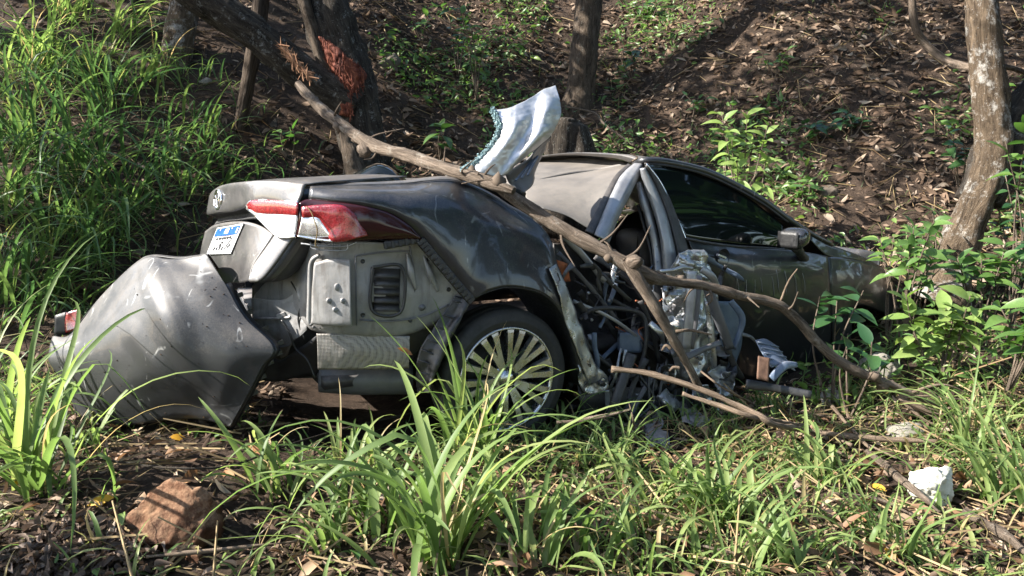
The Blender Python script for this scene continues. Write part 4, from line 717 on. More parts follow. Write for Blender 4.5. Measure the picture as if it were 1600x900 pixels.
tube('side_stem', [P(472, -10, 6.0), P(486, 40, 6.0), P(500, 85, 6.0), P(515, 120, 6.02), P(530, 150, 6.05)], [.05, .05, .045, .04, .03], M['bark_brown'], scar, seg=12, n=40, amp=.008, freq=20)
tube('root_stem', [P(538, 190, 5.95), P(545, 225, 5.92), P(553, 252, 5.9), P(562, 285, 5.88), P(568, 320, 5.86)], [.05, .055, .075, .085, .11], M['bark_brown'], scar, seg=14, n=40, amp=.02, freq=20, seed=3)
rs = np.random.default_rng(8)
def splinters(name, poly, n, Yf, Lr, Wr, par, m, lean):
    from_poly = np.array(poly, float); V_ = []; F_ = []; c = 0
    mn, mx = from_poly.min(0), from_poly.max(0)
    def inside(x, y):
        r_ = False; j = len(poly) - 1
        for i in range(len(poly)):
            if (poly[i][1] > y) != (poly[j][1] > y) and x < (poly[j][0] - poly[i][0]) * (y - poly[i][1]) / (poly[j][1] - poly[i][1]) + poly[i][0]: r_ = not r_
            j = i
        return r_
    while c < n:
        x, y = rs.uniform(mn[0], mx[0]), rs.uniform(mn[1], mx[1])
        if not inside(x, y): continue
        a = lean + rs.normal(0, .45); ln = rs.uniform(*Lr); w = rs.uniform(*Wr); o = P(x, y, Yf(x, y) - rs.uniform(0, .03))
        d = np.array([math.sin(a), -rs.uniform(-.1, .25), math.cos(a)]); d /= np.linalg.norm(d); s = np.cross(d, [0, 1, 0]); s /= np.linalg.norm(s); q = np.array([0, -1, 0])
        b = len(V_); h = w * .8
        V_ += [o - d * ln / 2 - s * w / 2, o - d * ln / 2 + s * w / 2, o - s * w * .6 + q * h * .3, o + s * w * .6 + q * h * .3, o + q * h, o + d * ln / 2 + q * h * rs.uniform(-.2, .8), o - d * ln / 2 + q * h * .4]
        F_ += [(b, b + 2, b + 4, b + 6), (b + 6, b + 4, b + 3, b + 1), (b + 2, b + 5, b + 4), (b + 4, b + 5, b + 3), (b, b + 1, b + 3, b + 2), (b + 2, b + 3, b + 5)]; c += 1
    return mk(name, V_, F_, m, par, smooth=False, kind='stuff')
cxY = lambda x, y: Ys - .205 + .13 * ((x - (522 + (y - 50) * .27)) / 40.) ** 2
wl = [(494,52),(502,88),(520,122),(527,150),(530,178)]; wr = [(514,66),(552,96),(570,118),(556,148),(548,184)]
patch('fresh_wound', [[P(a[0] * (1 - t) + b[0] * t, a[1] * (1 - t) + b[1] * t, cxY(a[0] * (1 - t) + b[0] * t, a[1] * (1 - t) + b[1] * t) + (.03 if t in (0, 1) else -.012)) for a, b in zip(wl, wr)] for t in (0, .25, .5, .75, 1)], M['wound'], scar, 40, 60, .01, amp=.016, freq=22, seed=4, label='fresh red-brown wound where the bark was knocked off')
w_poly = [(494, 52), (512, 66), (540, 88), (560, 100), (572, 112), (574, 125), (566, 140), (555, 150), (552, 178), (546, 186), (532, 178), (528, 160), (526, 132), (510, 112), (500, 92)]
splinters('wound_splinters', w_poly, 240, lambda x, y: cxY(x, y) - .008, (.02, .10), (.003, .010), scar, M['wound'], -.28)
splinters('wound_fibre', [(500, 108), (525, 118), (530, 132), (510, 128)], 60, cxY, (.03, .09), (.004, .010), scar, M['wound'], -1.1)
splinters('limb_tear', [(438, 68), (448, 76), (466, 97), (486, 118), (484, 124), (466, 110), (446, 86)], 150, lambda x, y: Ys - .335, (.05, .16), (.005, .012), scar, M['wound2'], -.75)['label'] = 'long tear of pale brown wood along the limb'
# others
tree('pale_tree', 'pale smooth tree trunk standing at the edge of the tall grass', [P(268, 150, 6.7), P(272, 112, 6.7), P(277, 80, 6.7), P(284, 40, 6.72), P(292, -10, 6.75), P(302, -90, 6.8), P(300, -230, 6.9), P(310, -340, 6.9)], [.15, .13, .125, .12, .118, .11, .10, .08], 'bark_pale', [((-3.6, 6.9, 5.6), (1.3, 1.2, 1.0), 1.)], 500, seed=2, amp=.012)
tree('grey_tree', 'slim straight grey trunk rising behind the torn pillar', [P(900, 190, 7.82), P(904, 160, 7.82), P(907, 140, 7.84), P(912, 90, 7.86), P(917, 40, 7.9), P(923, -20, 7.95), P(930, -120, 8.0), P(925, -240, 8.1)], [.22, .165, .145, .138, .135, .13, .11, .09], 'bark_brown', [((.6, 7.4, 6.0), (1.7, 1.4, 1.2), 1.)], 1100, seed=3, amp=.012)
rt = tree('curved_tree', 'curved tree trunk, pale-patched with lichen and painted sunlight, with a side fork near the bonnet', [P(1466, 475, 4.93), P(1478, 440, 4.95), P(1490, 412, 4.95), P(1512, 350, 4.95), P(1540, 285, 4.95), P(1553, 230, 4.95), P(1549, 165, 4.97), P(1540, 90, 5.0), P(1534, 20, 5.02), P(1530, -50, 5.1), P(1540, -200, 5.3), P(1530, -380, 5.5)], [.19, .15, .125, .11, .105, .105, .100, .095, .092, .09, .085, .07], 'bark_pale', [((2.9, 6.0, 5.2), (1.8, 1.4, 1.2), 1.)], 1100, seed=4, amp=.016)
tube('fork', [P(1528, 315, 5.02), P(1556, 250, 5.04), P(1582, 205, 5.06), P(1612, 160, 5.10), P(1680, 50, 5.2), P(1720, -120, 5.4), P(1700, -340, 5.6)], [.14, .15, .145, .13, .11, .10, .07], M['bark_dark'], rt, seg=24, n=60, amp=.02, freq=16)
tree('thin_tree', 'thin dark trunk between the pale tree and the top edge', [P(200, 85, 7.15), P(206, 45, 7.2), P(212, 15, 7.2), P(222, -30, 7.2), P(230, -120, 7.3)], [.07, .065, .06, .06, .05], 'bark_dark', [((-3.7, 7.2, 4.9), (1.0, 1.0, .9), 1.)], 700, seed=12, limbs=2)
yk = gnd(378, 190)[1] - .06
tube('dead_stake', [P(373, 205, yk), P(376, 190, yk), P(383, 150, yk), P(393, 100, yk), P(402, 50, yk), P(409, 0, yk), P(414, -60, yk)], [.048, .048, .052, .057, .06, .062, .062], M['dead'], seg=20, n=60, amp=.010, freq=24, label='weathered dead wooden stake leaning beneath the broken limb', cat='stake')
tube('dead_sapling', [P(319, 100, 7.2), P(325, 55, 7.2), P(328, 10, 7.2), P(332, -60, 7.2)], .024, M['stick'], seg=8, n=20, label='thin pale dead sapling between the pale tree and the stake', cat='sapling')
# off to the sides and behind the viewer, seen only as shade and reflections
for i, (x, y, h, r_, n_, lab) in enumerate(((-5.7, 4.1, 3.6, (1.2, .65, .8), 800, 'low leafy tree shading the bank'), (-7.6, 6.0, 5.6, (1.8, 1.6, 1.3), 700, 'bushy tree up the grassy bank'), (5.6, 8.2, 6.8, (2.2, 1.9, 1.6), 2200, 'dark tree above the curved trunk'), (-.6, 9.6, 7.6, (2.4, 1.8, 1.5), 900, 'tall tree at the top of the slope'), (7.5, 1.0, 5.0, (2.2, 2.6, 2.4), 2400, 'broad tree beyond the bonnet'), (8.8, 4.2, 4.6, (2.2, 2.4, 3.0), 4200, 'dense tree beyond the curved one'), (3.6, -9.5, 7.5, (3.8, 2.4, 5.6), 3600, 'wide roadside tree across the road'), (-2.8, -11.5, 7.5, (3.6, 2.4, 5.6), 3600, 'second roadside tree across the road'), (9.0, -6.0, 7.5, (3.4, 3.0, 5.4), 3600, 'third roadside tree across the road'), (-9.5, -10.0, 6.5, (3.0, 2.4, 4.4), 2600, 'fourth roadside tree across the road'))):
    g = H1(x, y); tree('shade_tree', lab + ', out of the picture', [(x, y, g - .2), (x + .1, y, g + h * .3), (x - .05, y + .1, g + h * .65)], [.16, .13, .10], 'bark_brown', [((x, y, max(g + h * .72, h)), r_, 1.)], n_, L=.48 if y < -5 or x > 7 else .17, seed=30 + i, amp=.01, limbs=5, sig=.32 if y > -5 else .5)

tree('added_shade_bush', 'added low bush shading the lower left corner, out of the picture', [(-2.55, 1.7, -.05), (-2.53, 1.7, .3), (-2.5, 1.72, .55)], [.03, .025, .02], 'bark_brown', [((-2.5, 1.74, .85), (.38, .3, .36), 1.)], 420, L=.10, seed=77, seg=10, amp=.004, limbs=5, clumps=24, sig=.07, cat='bush', leafm='leafgreen')  # unseen bush, added to throw shade on the lower left corner
# ------------------------------------------------------------------ branches and sticks
A1 = [P(466, 132, 4.62), P(500, 168, 4.45), P(540, 200, 4.25), P(575, 224, 4.05), P(610, 236, 3.9), P(650, 247, 3.72), P(700, 264, 3.48), P(740, 276, 3.36), P(775, 289, 3.30), P(803, 299, 3.26)]
br = tube('long_branch', A1, [.022, .030, .029, .036, .029, .030, .030, .029, .027, .016], M['branch'], seg=20, n=200, amp=.006, freq=22, seed=7, label='long grey branch lying from the scarred tree down onto the boot corner', cat='branch')
tube('knot', [P(566, 228, 4.04), P(570, 236, 4.0), P(574, 242, 3.98)], [.03, .036, .015], M['branch'], br, seg=12, n=14, amp=.012, freq=30)
A2 = [P(772, 293, 3.40), P(800, 308, 3.35), P(850, 340, 3.30), P(900, 370, 3.25), P(950, 396, 3.20), P(985, 416, 3.18), P(1040, 437, 3.22), P(1100, 447, 3.30), P(1160, 463, 3.36), P(1210, 474, 3.40), P(1240, 495, 3.42), P(1290, 547, 3.45), P(1340, 580, 3.46), P(1400, 604, 3.46), P(1452, 628, 3.46), P(1480, 640, 3.46)]
fk = tube('forked_branch', A2, [.014, .028, .032, .033, .030, .033, .024, .022, .022, .023, .022, .020, .023, .019, .016, .008], M['branch'], seg=20, n=260, amp=.0065, freq=20, seed=17, label='long forked branch draped over the crushed cabin down to the ground', cat='branch')
tube('fork', [P(978, 410, 3.17), P(992, 430, 3.14), P(1015, 466, 3.13), P(1042, 512, 3.15), P(1066, 556, 3.2), P(1092, 604, 3.26)], [.022, .026, .022, .021, .020, .014], M['branch'], fk, seg=18, n=70, amp=.006, freq=24, seed=3)
tube('knot', [P(984, 412, 3.15), P(996, 408, 3.12), P(1002, 406, 3.11)], [.026, .022, .010], M['branch'], fk, seg=10, n=10, amp=.01, freq=30)
for pts, r_ in (([(1048,545),(1040,540),(1034,548)], .008), ([(1062,575),(1052,574),(1046,580)], .008), ([(1220,470),(1232,440),(1246,420)], .006), ([(988,252),(996,246),(985,240)], .004), ([(1056,518),(1080,516),(1112,523)], .008)): tube('twig', [P(x, y, 3.18 if x < 1150 else 3.4) for x, y in pts], [r_, r_ * .8, r_ * .5], M['stick'], fk, seg=6, n=12)
rw = np.random.default_rng(44)
for par, pth in ((br, A1), (fk, A2)):
    Cc = crom(pth, 60)
    for i in range(13):
        a = Cc[int(rw.integers(4, 56))]; d = rw.normal(0, 1, 3) * [1, .6, .8]; d /= np.linalg.norm(d); ln = rw.uniform(.04, .22); tube('twig', [a, a + d * ln * .5 + rw.normal(0, .012, 3), a + d * ln + rw.normal(0, .025, 3)], [.008, .005, .002], M['branch'], par, seg=6, n=10)
    for i in range(6): a = Cc[int(rw.integers(4, 56))] + rw.normal(0, .012, 3); Vk, Fk = ico(2); mk('knot', a + Vk * rw.uniform(.018, .034) * (1 + .3 * fbm(Vk * 2, 2, i)[:, None]), Fk, M['branch'], par)
for i in range(9): a = P(1452, 628, 3.46) - np.array([.15, 0, -.02]); d = np.array([1, rw.normal(0, .3), rw.normal(-.18, .22)]); tube('twig', [a, a + d * .15 + rw.normal(0, .02, 3), a + d * rw.uniform(.25, .42) + rw.normal(0, .03, 3)], [.010, .006, .002], M['stick'], fk, seg=6, n=14)
def gp(px, py, lift=.02): q = gnd(px, py); return q + np.array([0, 0, lift])
sticks = [('fallen_branch', [(955,577,3.12),(1010,583,3.1),(1080,604,3.05),(1150,632,3.0),(1215,664,2.95),(1262,692,None),(1292,707,None)], .021, 'thick pale stick running from the sill down into the grass'),
 ('fallen_branch', [(1066,615,3.02),(1120,632,2.98),(1190,655,2.95),(1270,688,None),(1330,716,None)], .015, 'second stick beside the thick pale one'),
 ('fallen_branch', [(1255,694,None),(1350,706,None),(1462,712,None)], .02, 'straight stick lying flat in the grass below the bonnet'),
 ('fallen_branch', [(1288,640,None),(1322,680,None),(1358,722,None)], .014, 'short stick crossing the flat one'),
 ('fallen_branch', [(1352,728,None),(1400,768,None),(1466,828,None)], .022, 'bark-covered stick slanting beside the white rubble'),
 ('fallen_branch', [(1505,826,None),(1560,862,None),(1612,902,None)], .024, 'dark stick in the lower right corner'),
 ('fallen_branch', [(1095,580,3.05),(1130,606,3.02),(1180,650,None),(1230,690,None)], .009, 'thin pale twig across the thick stick'),
 ('fallen_branch', [(870,660,3.02),(920,655,3.0),(985,640,2.98)], .012, 'reddish curled bark strip beside the wheel'),
 ('fallen_branch', [(230,896,None),(330,886,None),(480,868,None)], .009, 'pale dry stalk along the bottom edge'),
 ('fallen_branch', [(1165,668,None),(1182,656,None),(1208,634,3.1)], .009, 'short pale twig end by the metal debris'),
 ('fallen_branch', [(1120,640,None),(1210,672,None),(1320,700,None),(1400,735,None)], .010, 'long thin stick running beside the thick pale one to the rubble'),
 ('fallen_branch', [(1180,665,None),(1260,700,None),(1350,745,None)], .008, 'thin crooked stick below the flat one'),
 ('fallen_branch', [(1230,655,None),(1300,668,None),(1390,672,None)], .007, 'thin pale stalk above the flat stick'),
 ('fallen_branch', [(1400,640,None),(1480,655,None),(1580,650,None)], .008, 'thin stalk right of the branch end'),
 ('fallen_branch', [(1300,790,None),(1370,800,None),(1440,835,None)], .007, 'thin stalk below the bark-covered stick'),
 ('fallen_branch', [(700,850,None),(760,870,None),(850,880,None)], .006, 'dry stalk beside the biggest tussock'),
 ('fallen_branch', [(1010,850,None),(1070,870,None),(1150,890,None)], .008, 'dark twig at the bottom edge'),
 ('fallen_branch', [(985,690,None),(990,660,3.0),(983,630,3.0)], .009, 'upright reddish twig below the sill')]
for nm, pts, r_, lab in sticks: tube(nm, [P(*p) if p[2] else gp(p[0], p[1], r_ + .045) for p in pts], [r_ * .55, r_ * .72, r_ * .35], M['stick' if 'bark' not in lab and 'dark' not in lab else 'branch'], seg=10, n=60, amp=r_ * .30, freq=34, seed=int(pts[0][0]), label=lab, cat='stick', group='loose sticks on the ground')
tube('dark_vine', [gp(40, 740, .06), gp(150, 745, .07), gp(260, 768, .09), gp(360, 764, .09), gp(450, 742, .12), gp(540, 712, .12), gp(650, 690, .14)], .0045, M['bark_dark'], seg=6, n=60, label='thin dark vine trailing over the bare soil', cat='vine')
tube('side_branch', [P(1545, 108, 5.06), P(1510, 104, 5.3), P(1480, 95, 5.5), P(1448, 70, 5.6), P(1430, 40, 5.6), P(1425, -20, 5.6), P(1432, -120, 5.6)], [.026, .026, .026, .026, .024, .022, .012], M['branch'], rt, seg=10, n=60, amp=.004)
tube('side_branch', [P(1545, 100, 5.06), P(1580, 106, 5.2), P(1625, 118, 5.3), P(1680, 110, 5.3)], [.022, .02, .016, .01], M['branch'], rt, seg=10, n=30, amp=.003)
tube('hill_twig', [gp(860, 180, .1), gp(925, 195, .12), gp(945, 215, .12), gp(990, 245, .1)], .010, M['branch'], seg=8, n=30, label='thin twig above the roof of the wreck', cat='twig')
tube('hill_twig', [gp(1165, 310, .05), gp(1178, 292, .08), gp(1195, 275, .12)], .008, M['stick'], seg=8, n=20, label='pale twig standing behind the front window', cat='twig')

# ------------------------------------------------------------------ stones
q = gnd(253, 872); rock('laterite_rock', q + np.array([0, .12, .06]), (.155, .14, .15), M['laterite'], 64, .9, facets=9, amp=.085, cut=(.55, .78), label='big orange-brown rock on the bare soil', cat='rock')
q = gnd(300, 884); rock('laterite_pebble', q + np.array([0, .02, .012]), (.035, .03, .026), M['laterite'], 15, .2, sub=3, label='small orange pebble beside the big rock', cat='pebble')
q = gnd(478, 890); rock('laterite_pebble', q + np.array([0, .02, .015]), (.04, .035, .03), M['laterite'], 16, .9, sub=3, label='brown pebble under the arching grass blade', cat='pebble')
q = gnd(1462, 790); rock('white_rubble', q + np.array([0, .03, .06]), (.095, .08, .10), M['whiterock'], 47, .5, facets=7, amp=.11, cut=(.6, .8), label='white chalky lump of rubble in the grass', cat='rubble')
q = gnd(1505, 812); rock('white_rubble', q + np.array([0, .01, .012]), (.035, .025, .02), M['whiterock'], 23, .2, sub=3, label='small white chip beside the chalky lump', cat='rubble')
q = gnd(1425, 690); rock('grey_stone', q + np.array([0, .04, .03]), (.11, .07, .05), M['greyrock'], 25, .3, label='grey broken stone below the branch end', cat='stone')
q = gnd(1390, 600); rock('grey_stone', q + np.array([0, .1, .05]), (.13, .10, .10), M['greyrock'], 26, .3, label='pale stone half hidden behind the branch end', cat='stone')
q = gnd(598, 100); rock('hill_stone', q + np.array([0, .1, -.05]), (.235, .2, .17), M['boulder'], 27, .3, label='smooth grey-brown boulder right of the scarred trunk', cat='boulder')
tube('stump', [P(880, 370, 5.7), P(884, 300, 5.7), P(886, 262, 5.7), P(890, 225, 5.7), P(893, 196, 5.7), P(895, 186, 5.7)], [.24, .22, .20, .18, .15, .06], M['bark_dark'], seg=30, n=40, amp=.06, freq=9, seed=29, label='rough brown stump below the slim grey trunk', cat='stump')
q = gnd(430, 205); rock('dark_stone', q + np.array([0, .1, -.05]), (.14, .12, .16), M['darkrock'], 33, .3, label='dark stone at the foot of the stake', cat='stone')
q = gnd(470, 198); rock('dark_stone', q + np.array([0, .1, -.05]), (.16, .1, .07), M['darkrock'], 34, .6, label='flat dark stone before the scarred tree', cat='stone')
q = gnd(320, 128); rock('hill_stone', q, (.06, .05, .04), M['greyrock'], 35, sub=4, label='small pale stone beside the pale tree', cat='stone')
q = P(1450, 80, 7.2); rock('hill_stone', gnd(1290, 300), (.10, .08, .06), M['darkrock'], 36, sub=4, label='small dark stone on the slope behind the bonnet', cat='stone')

# ------------------------------------------------------------------ loose metal on the ground
def debris(name, pxs, Y, m, amp, freq, seed, lab, cat='debris', th=.003, nr=26):
    g = [[gnd(x, y) + np.array([0, 0, .025 + .02 * math.sin(x * .9 + y)]) for x, y, Yy in r_] for r_ in pxs]; return patch(name, g, M[m], None, nr, nr, th, amp=amp, freq=freq, seed=seed, ridge=True, octv=2, label=lab, cat=cat, group='loose wreckage by the sill')
debris('metal_scrap', [[(988,648,3.02),(1005,645,3.0),(1025,656,2.98)], [(986,662,2.9),(1008,662,2.88),(1036,672,2.9)], [(992,678,2.86),(1010,680,2.85),(1030,682,2.86)]], 0, 'scrap', .010, 34, 3, 'crumpled bright metal scrap below the sill')
debris('metal_scrap', [[(1008,690,2.85),(1025,682,2.90),(1044,690,2.92)], [(1010,700,2.82),(1026,698,2.84),(1046,702,2.86)], [(1014,708,2.8),(1030,708,2.79),(1042,712,2.8)]], 0, 'scrap', .008, 34, 4, 'small shiny metal scrap in the grass below the sill')
debris('metal_scrap', [[(1055,630,3.0),(1080,640,3.0),(1100,655,2.98)], [(1060,650,2.96),(1085,660,2.94),(1108,668,2.94)], [(1066,668,2.92),(1088,676,2.9),(1105,680,2.9)]], 0, 'scrap', .012, 28, 7, 'torn grey metal flap under the pale stick')
gk = [[P(1180,532,3.3),P(1195,530,3.34),P(1212,540,3.36)], [P(1190,552,3.26),P(1206,552,3.28),P(1228,562,3.32)], [P(1205,575,3.22),P(1222,570,3.24),P(1242,580,3.28)]]
gr_ = patch('grooved_plate', gk, M['bluepaint'], None, 20, 20, .005, amp=.002, label='grooved blue-grey metal plate lying below the front door', cat='debris', group='loose wreckage by the sill')
for k_ in range(5): t = (k_ + .5) / 5; tube('groove', [np.array(gk[0][0]) * (1 - t) + np.array(gk[2][0]) * t + np.array([0, -.012, .008]), np.array(gk[0][2]) * (1 - t) + np.array(gk[2][2]) * t + np.array([0, -.012, .008])], .004, M['bluepaint'], gr_, seg=6, n=6)
strip('metal_strip', [P(1205,592,3.2), P(1225,572,3.22), P(1245,570,3.25)], [.03, .035, .02], .004, M['bluepaint'], None, label='bent blue-grey strip resting on the grooved plate', cat='debris', group='loose wreckage by the sill')
patch('brown_card', [[P(1184,556,3.2), P(1202,560,3.2)], [P(1182,592,3.16), P(1200,596,3.16)]], M['card'], None, 8, 8, .006, amp=.004, freq=20, label='small rust-brown panel under the grooved plate', cat='debris', group='loose wreckage by the sill')
strip('dark_strip', [P(1165,600,3.2), P(1215,607,3.2), P(1268,617,3.15)], [.04, .03, .03], .006, M['blackclean'], None, label='dark flat trim lying in the weeds', cat='debris', group='loose wreckage by the sill')
debris('foil_scrap', [[(1281,626,3.05),(1295,615,3.12),(1310,615,3.10)], [(1281,632,3.02),(1296,628,3.06),(1312,626,3.03)], [(1285,638,2.98),(1298,638,2.96),(1312,634,3.0)]], 0, 'paper', .010, 30, 12, 'crumpled whitish scrap at the stick crossing')

# ------------------------------------------------------------------ grass
def incar(x, y, pad=0.):
    q = np.stack([x, y], 1) - RF.o[:2]; u = q @ RF.a[:2]; v = q @ RF.n[:2]; return (u > -.95 - pad) & (u < 3.0 + pad) & (v > .02 - pad) & (v < 1.8 + pad)
def tussock(px, py, n, L, w, az=None, spread=3.14, e=(.9, 1.5), droop=(.8, 2.2), rad=.05, label='', m='blade', Y=None, seed=0, fine=0):
    r = np.random.default_rng(seed + int(px) * 7 + int(py)); b0 = gnd(px, py) if Y is None else P(px, py, Y)
    t = thing('grass_tussock', label, 'grass', b0, 'tall grass tussocks'); 
    bx = b0[0] + r.normal(0, rad, n); by = b0[1] + r.normal(0, rad, n); bz = Hg(bx, by) - .01 if Y is None else b0[2] + 0 * bx
    a = r.uniform(-math.pi, math.pi, n) if az is None else az + r.uniform(-spread, spread, n) * r.uniform(.3, 1, n)
    Vb, F = blades(np.stack([bx, by, bz], 1), a, r.uniform(*L, n), r.uniform(*w, n), r.uniform(*e, n), r.uniform(*droop, n), 12, r.normal(0, .35, n))
    for i in range(n):
        dry = r.uniform() > .9; B = Vb[i]
        if dry: c_ = B.reshape(-1, 3, 3); B = (c_[:, 1:2] + (c_ - c_[:, 1:2]) * .38).reshape(-1, 3)
        mk('blade', B, F, M[m], t, tint=np.full(len(B), .97 if dry else r.uniform(0, .80)))
    return t
tus = [(58, 770, 40, (.50, 1.1), (.020, .040), None, 'tall sunlit tussock at the left edge before the bumper'), (8, 690, 22, (.5, .9), (.018, .036), .2, 'tall tussock cut by the left edge below the bumper'), (120, 700, 12, (.25, .5), (.012, .024), .6, 'short tussock at the foot of the bumper cover'),
 (742, 716, 38, (.34, .74), (.018, .036), None, 'bushy tussock standing right before the rear wheel'), (690, 885, 34, (.45, .95), (.028, .050), None, 'biggest broad-bladed tussock at the middle of the bottom edge'), (600, 830, 24, (.32, .58), (.024, .042), 2.6, 'broad-bladed tussock behind the biggest one'), (440, 770, 26, (.25, .46), (.020, .038), None, 'tussock between the bare soil and the middle grass'), (560, 748, 26, (.24, .44), (.016, .03), None, 'low tussock before the silencer'),
 (1120, 820, 38, (.25, .48), (.020, .036), None, 'spreading tussock right of the middle of the lower edge'), (1040, 790, 26, (.22, .42), (.018, .032), None, 'tussock next to the spreading one, nearer the wheel'), (880, 690, 16, (.2, .4), (.014, .026), None, 'small tussock beside the tyre tread'), (970, 740, 20, (.2, .38), (.013, .024), None, 'small tussock below the crushed sill'),
 (1575, 790, 34, (.3, .56), (.014, .028), 2.6, 'tussock at the lower right edge beside the white rubble'), (1510, 710, 26, (.3, .56), (.014, .028), 2.4, 'arching tussock above the white rubble'), (1320, 650, 8, (.16, .3), (.014, .024), None, 'small bright tussock by the branch end'), (1290, 760, 26, (.2, .40), (.016, .030), None, 'tussock among the loose sticks'), (1210, 640, 10, (.15, .28), (.016, .026), 2.0, 'broad low tussock under the metal debris'), (850, 870, 26, (.25, .5), (.020, .036), .5, 'leaning tussock right of the biggest one'), (1400, 870, 22, (.18, .36), (.012, .024), None, 'low tussock below the white rubble'), (780, 800, 22, (.22, .44), (.018, .034), None, 'tussock between the biggest one and the wheel'), (950, 860, 22, (.2, .40), (.016, .032), None, 'tussock at the bottom right of the leaning one'), (1210, 870, 22, (.2, .38), (.016, .030), None, 'tussock below the loose sticks near the bottom edge'), (520, 860, 20, (.25, .46), (.014, .028), 2.8, 'tussock left of the biggest one')]
for i, (px, py, n, L, w, az, lab) in enumerate(tus): tussock(px, py, n, L, w, az, label=lab, seed=i, **(dict(Y=2.98, e=(1.0, 1.5), droop=(.4, 1.9), rad=.05) if px == 742 else {}))
one = thing('grass_plant', 'single broad arching blade over the bottom edge', 'grass', gnd(610, 900)); Vb, F = blades(np.array([gnd(598, 898)]), np.array([2.85]), np.array([.52]), np.array([.032]), np.array([.75]), np.array([1.5]), 14); mk('blade', Vb[0], F, M['blade'], one, tint=np.full(len(Vb[0]), .5))
bank = [(315, 250, .2, .6), (250, 250, .1, .6), (130, 275, -.3, .7), (40, 240, -.4, .7), (160, 170, -.2, .6), (60, 110, .0, .6), (230, 120, .2, .5), (20, 330, .1, .6), (90, 390, .2, .6), (200, 330, .0, .6), (290, 300, .3, .5), (10, 470, .3, .6), (60, 480, .4, .55), (150, 395, .2, .55), (100, 30, .1, .5), (185, 60, .3, .45), (360, 290, .3, .4)]
nm = ['in the shade left of the stake', 'hanging over the bank behind the boot', 'high on the bank at the left', 'cut by the left edge high on the bank', 'below the pale tree', 'sunlit near the upper left corner', 'right below the thin trunk', 'at the left edge level with the boot', 'behind the bumper cover at the left', 'middle of the bank behind the bumper', 'just behind the boot lid', 'at the left edge beside the bumper top', 'left of the reflector', 'arching above the bumper cover', 'in the upper left corner', 'under the thin trunk in the sun', 'at the foot of the bank behind the emblem']
for i, ((px, py, az, L), lab) in enumerate(zip(bank, nm)): tussock(px, py, 38 if px < 225 else 22, (L * .8, L * (1.8 if px < 225 else 1.15)), (.014, .034), az - .7, 1.5, (.7, 1.4), (1.0, 2.4), .10, 'long drooping tussock ' + lab, 'blade_shade' if i not in (5, 6, 14, 15) else 'blade', seed=40 + i)

def mass(name, x, y, L, w, m, label, seed, e=(.6, 1.5), droop=(.5, 2.2), S=5):
    r = np.random.default_rng(seed); n = len(x); Vb, F = blades(np.stack([x, y, Hg(x, y) - .01], 1), r.uniform(-math.pi, math.pi, n), r.uniform(*L, n) * r.uniform(.6, 1.2, n), r.uniform(*w, n), r.uniform(*e, n), r.uniform(*droop, n), S, r.normal(0, .4, n))
    k_ = Vb.shape[1]; FF_ = (F[None] + (np.arange(n) * k_)[:, None, None]).reshape(-1, 4); mk(name, Vb.reshape(-1, 3), FF_, M[m], tint=np.repeat(r.uniform(0, 1, n), k_), label=label, cat='grass', kind='stuff')
def pick(n, x0, x1, y0, y1, dens, seed):
    r = np.random.default_rng(seed); x = r.uniform(x0, x1, n); y = r.uniform(y0, y1, n); d = dens(x, y); k_ = r.uniform(0, 1, n) < d; return x[k_], y[k_]
def clump(x, y, f, lo, hi, s): return sst(fbm(np.stack([x * f, y * f, 0 * x], 1), 2, s), lo, hi)
def soilmask(x, y): return 1 - np.exp(-(((x + .95) / .55) ** 2 + ((y - 2.65) / .5) ** 2))
near = lambda x, y: (~incar(x, y, .02)) * (.10 + .9 * clump(x, y, 3.2, -.25, .45, 5)) * np.clip(soilmask(x, y) * 1.3 - .25, 0.02, 1) * np.where(x > -.2, 1, .55)
x, y = pick(16500, -3.6, 3.7, 1.9, 4.0, near, 3); mass('turf_grass', x, y, (.07, .25), (.007, .022), 'blade', 'short green turf grass over the near ground', 4)
x, y = pick(10500, -3.6, 3.7, 1.9, 4.0, near, 13); mass('dry_grass', x, y, (.06, .20), (.002, .005), 'straw', 'dry straw stems among the turf', 14, (.0, 1.1), (-.4, 1.0))
x, y = pick(13500, -7.2, -1.15, 2.6, 6.6, lambda x, y: (~incar(x, y, .02)) * sst(y - toe(x), -.7, 0.1) * (.2 + .8 * clump(x, y, 1.6, -.3, .3, 8)) * (1 - .9 * sst(x, -3.0, -2.0)), 7); mass('bank_grass', x, y, (.22, .50), (.007, .018), 'blade_shade', 'thick drooping grass covering the bank at the left', 8, (.5, 1.4), (.9, 2.4), 7)
x, y = pick(4200, -7.0, -1.3, 2.8, 6.4, lambda x, y: (~incar(x, y, .02)) * sst(y - toe(x), -.7, 0.1) * .6, 9); mass('bank_straw', x, y, (.2, .45), (.002, .006), 'straw', 'dry stems tangled in the bank grass', 18, (-.2, 1.0), (-.3, 1.5), 5)
x, y = pick(4200, 1.4, 6.0, 3.1, 5.0, lambda x, y: (~incar(x, y, .02)) * (.2 + .8 * clump(x, y, 2, -.3, .4, 15)), 19); mass('verge_grass', x, y, (.10, .32), (.005, .014), 'blade', 'looser grass under the shrubs at the right', 20)
x, y = pick(2300, -1.4, 5.0, 5.0, 9.2, lambda x, y: clump(x, y, 1.1, .25, .7, 25), 29); mass('slope_grass', x, y, (.08, .26), (.004, .010), 'blade_shade', 'scattered grass tufts on the leafy slope', 30)
x, y = pick(900, -.9, .6, 2.9, 3.6, lambda x, y: (~incar(x, y, -.1)) * .7, 39); mass('under_grass', x, y, (.12, .36), (.006, .016), 'blade_shade', 'shaded grass under the tail of the wreck', 40, (.3, 1.2), (.6, 2.0), 6)

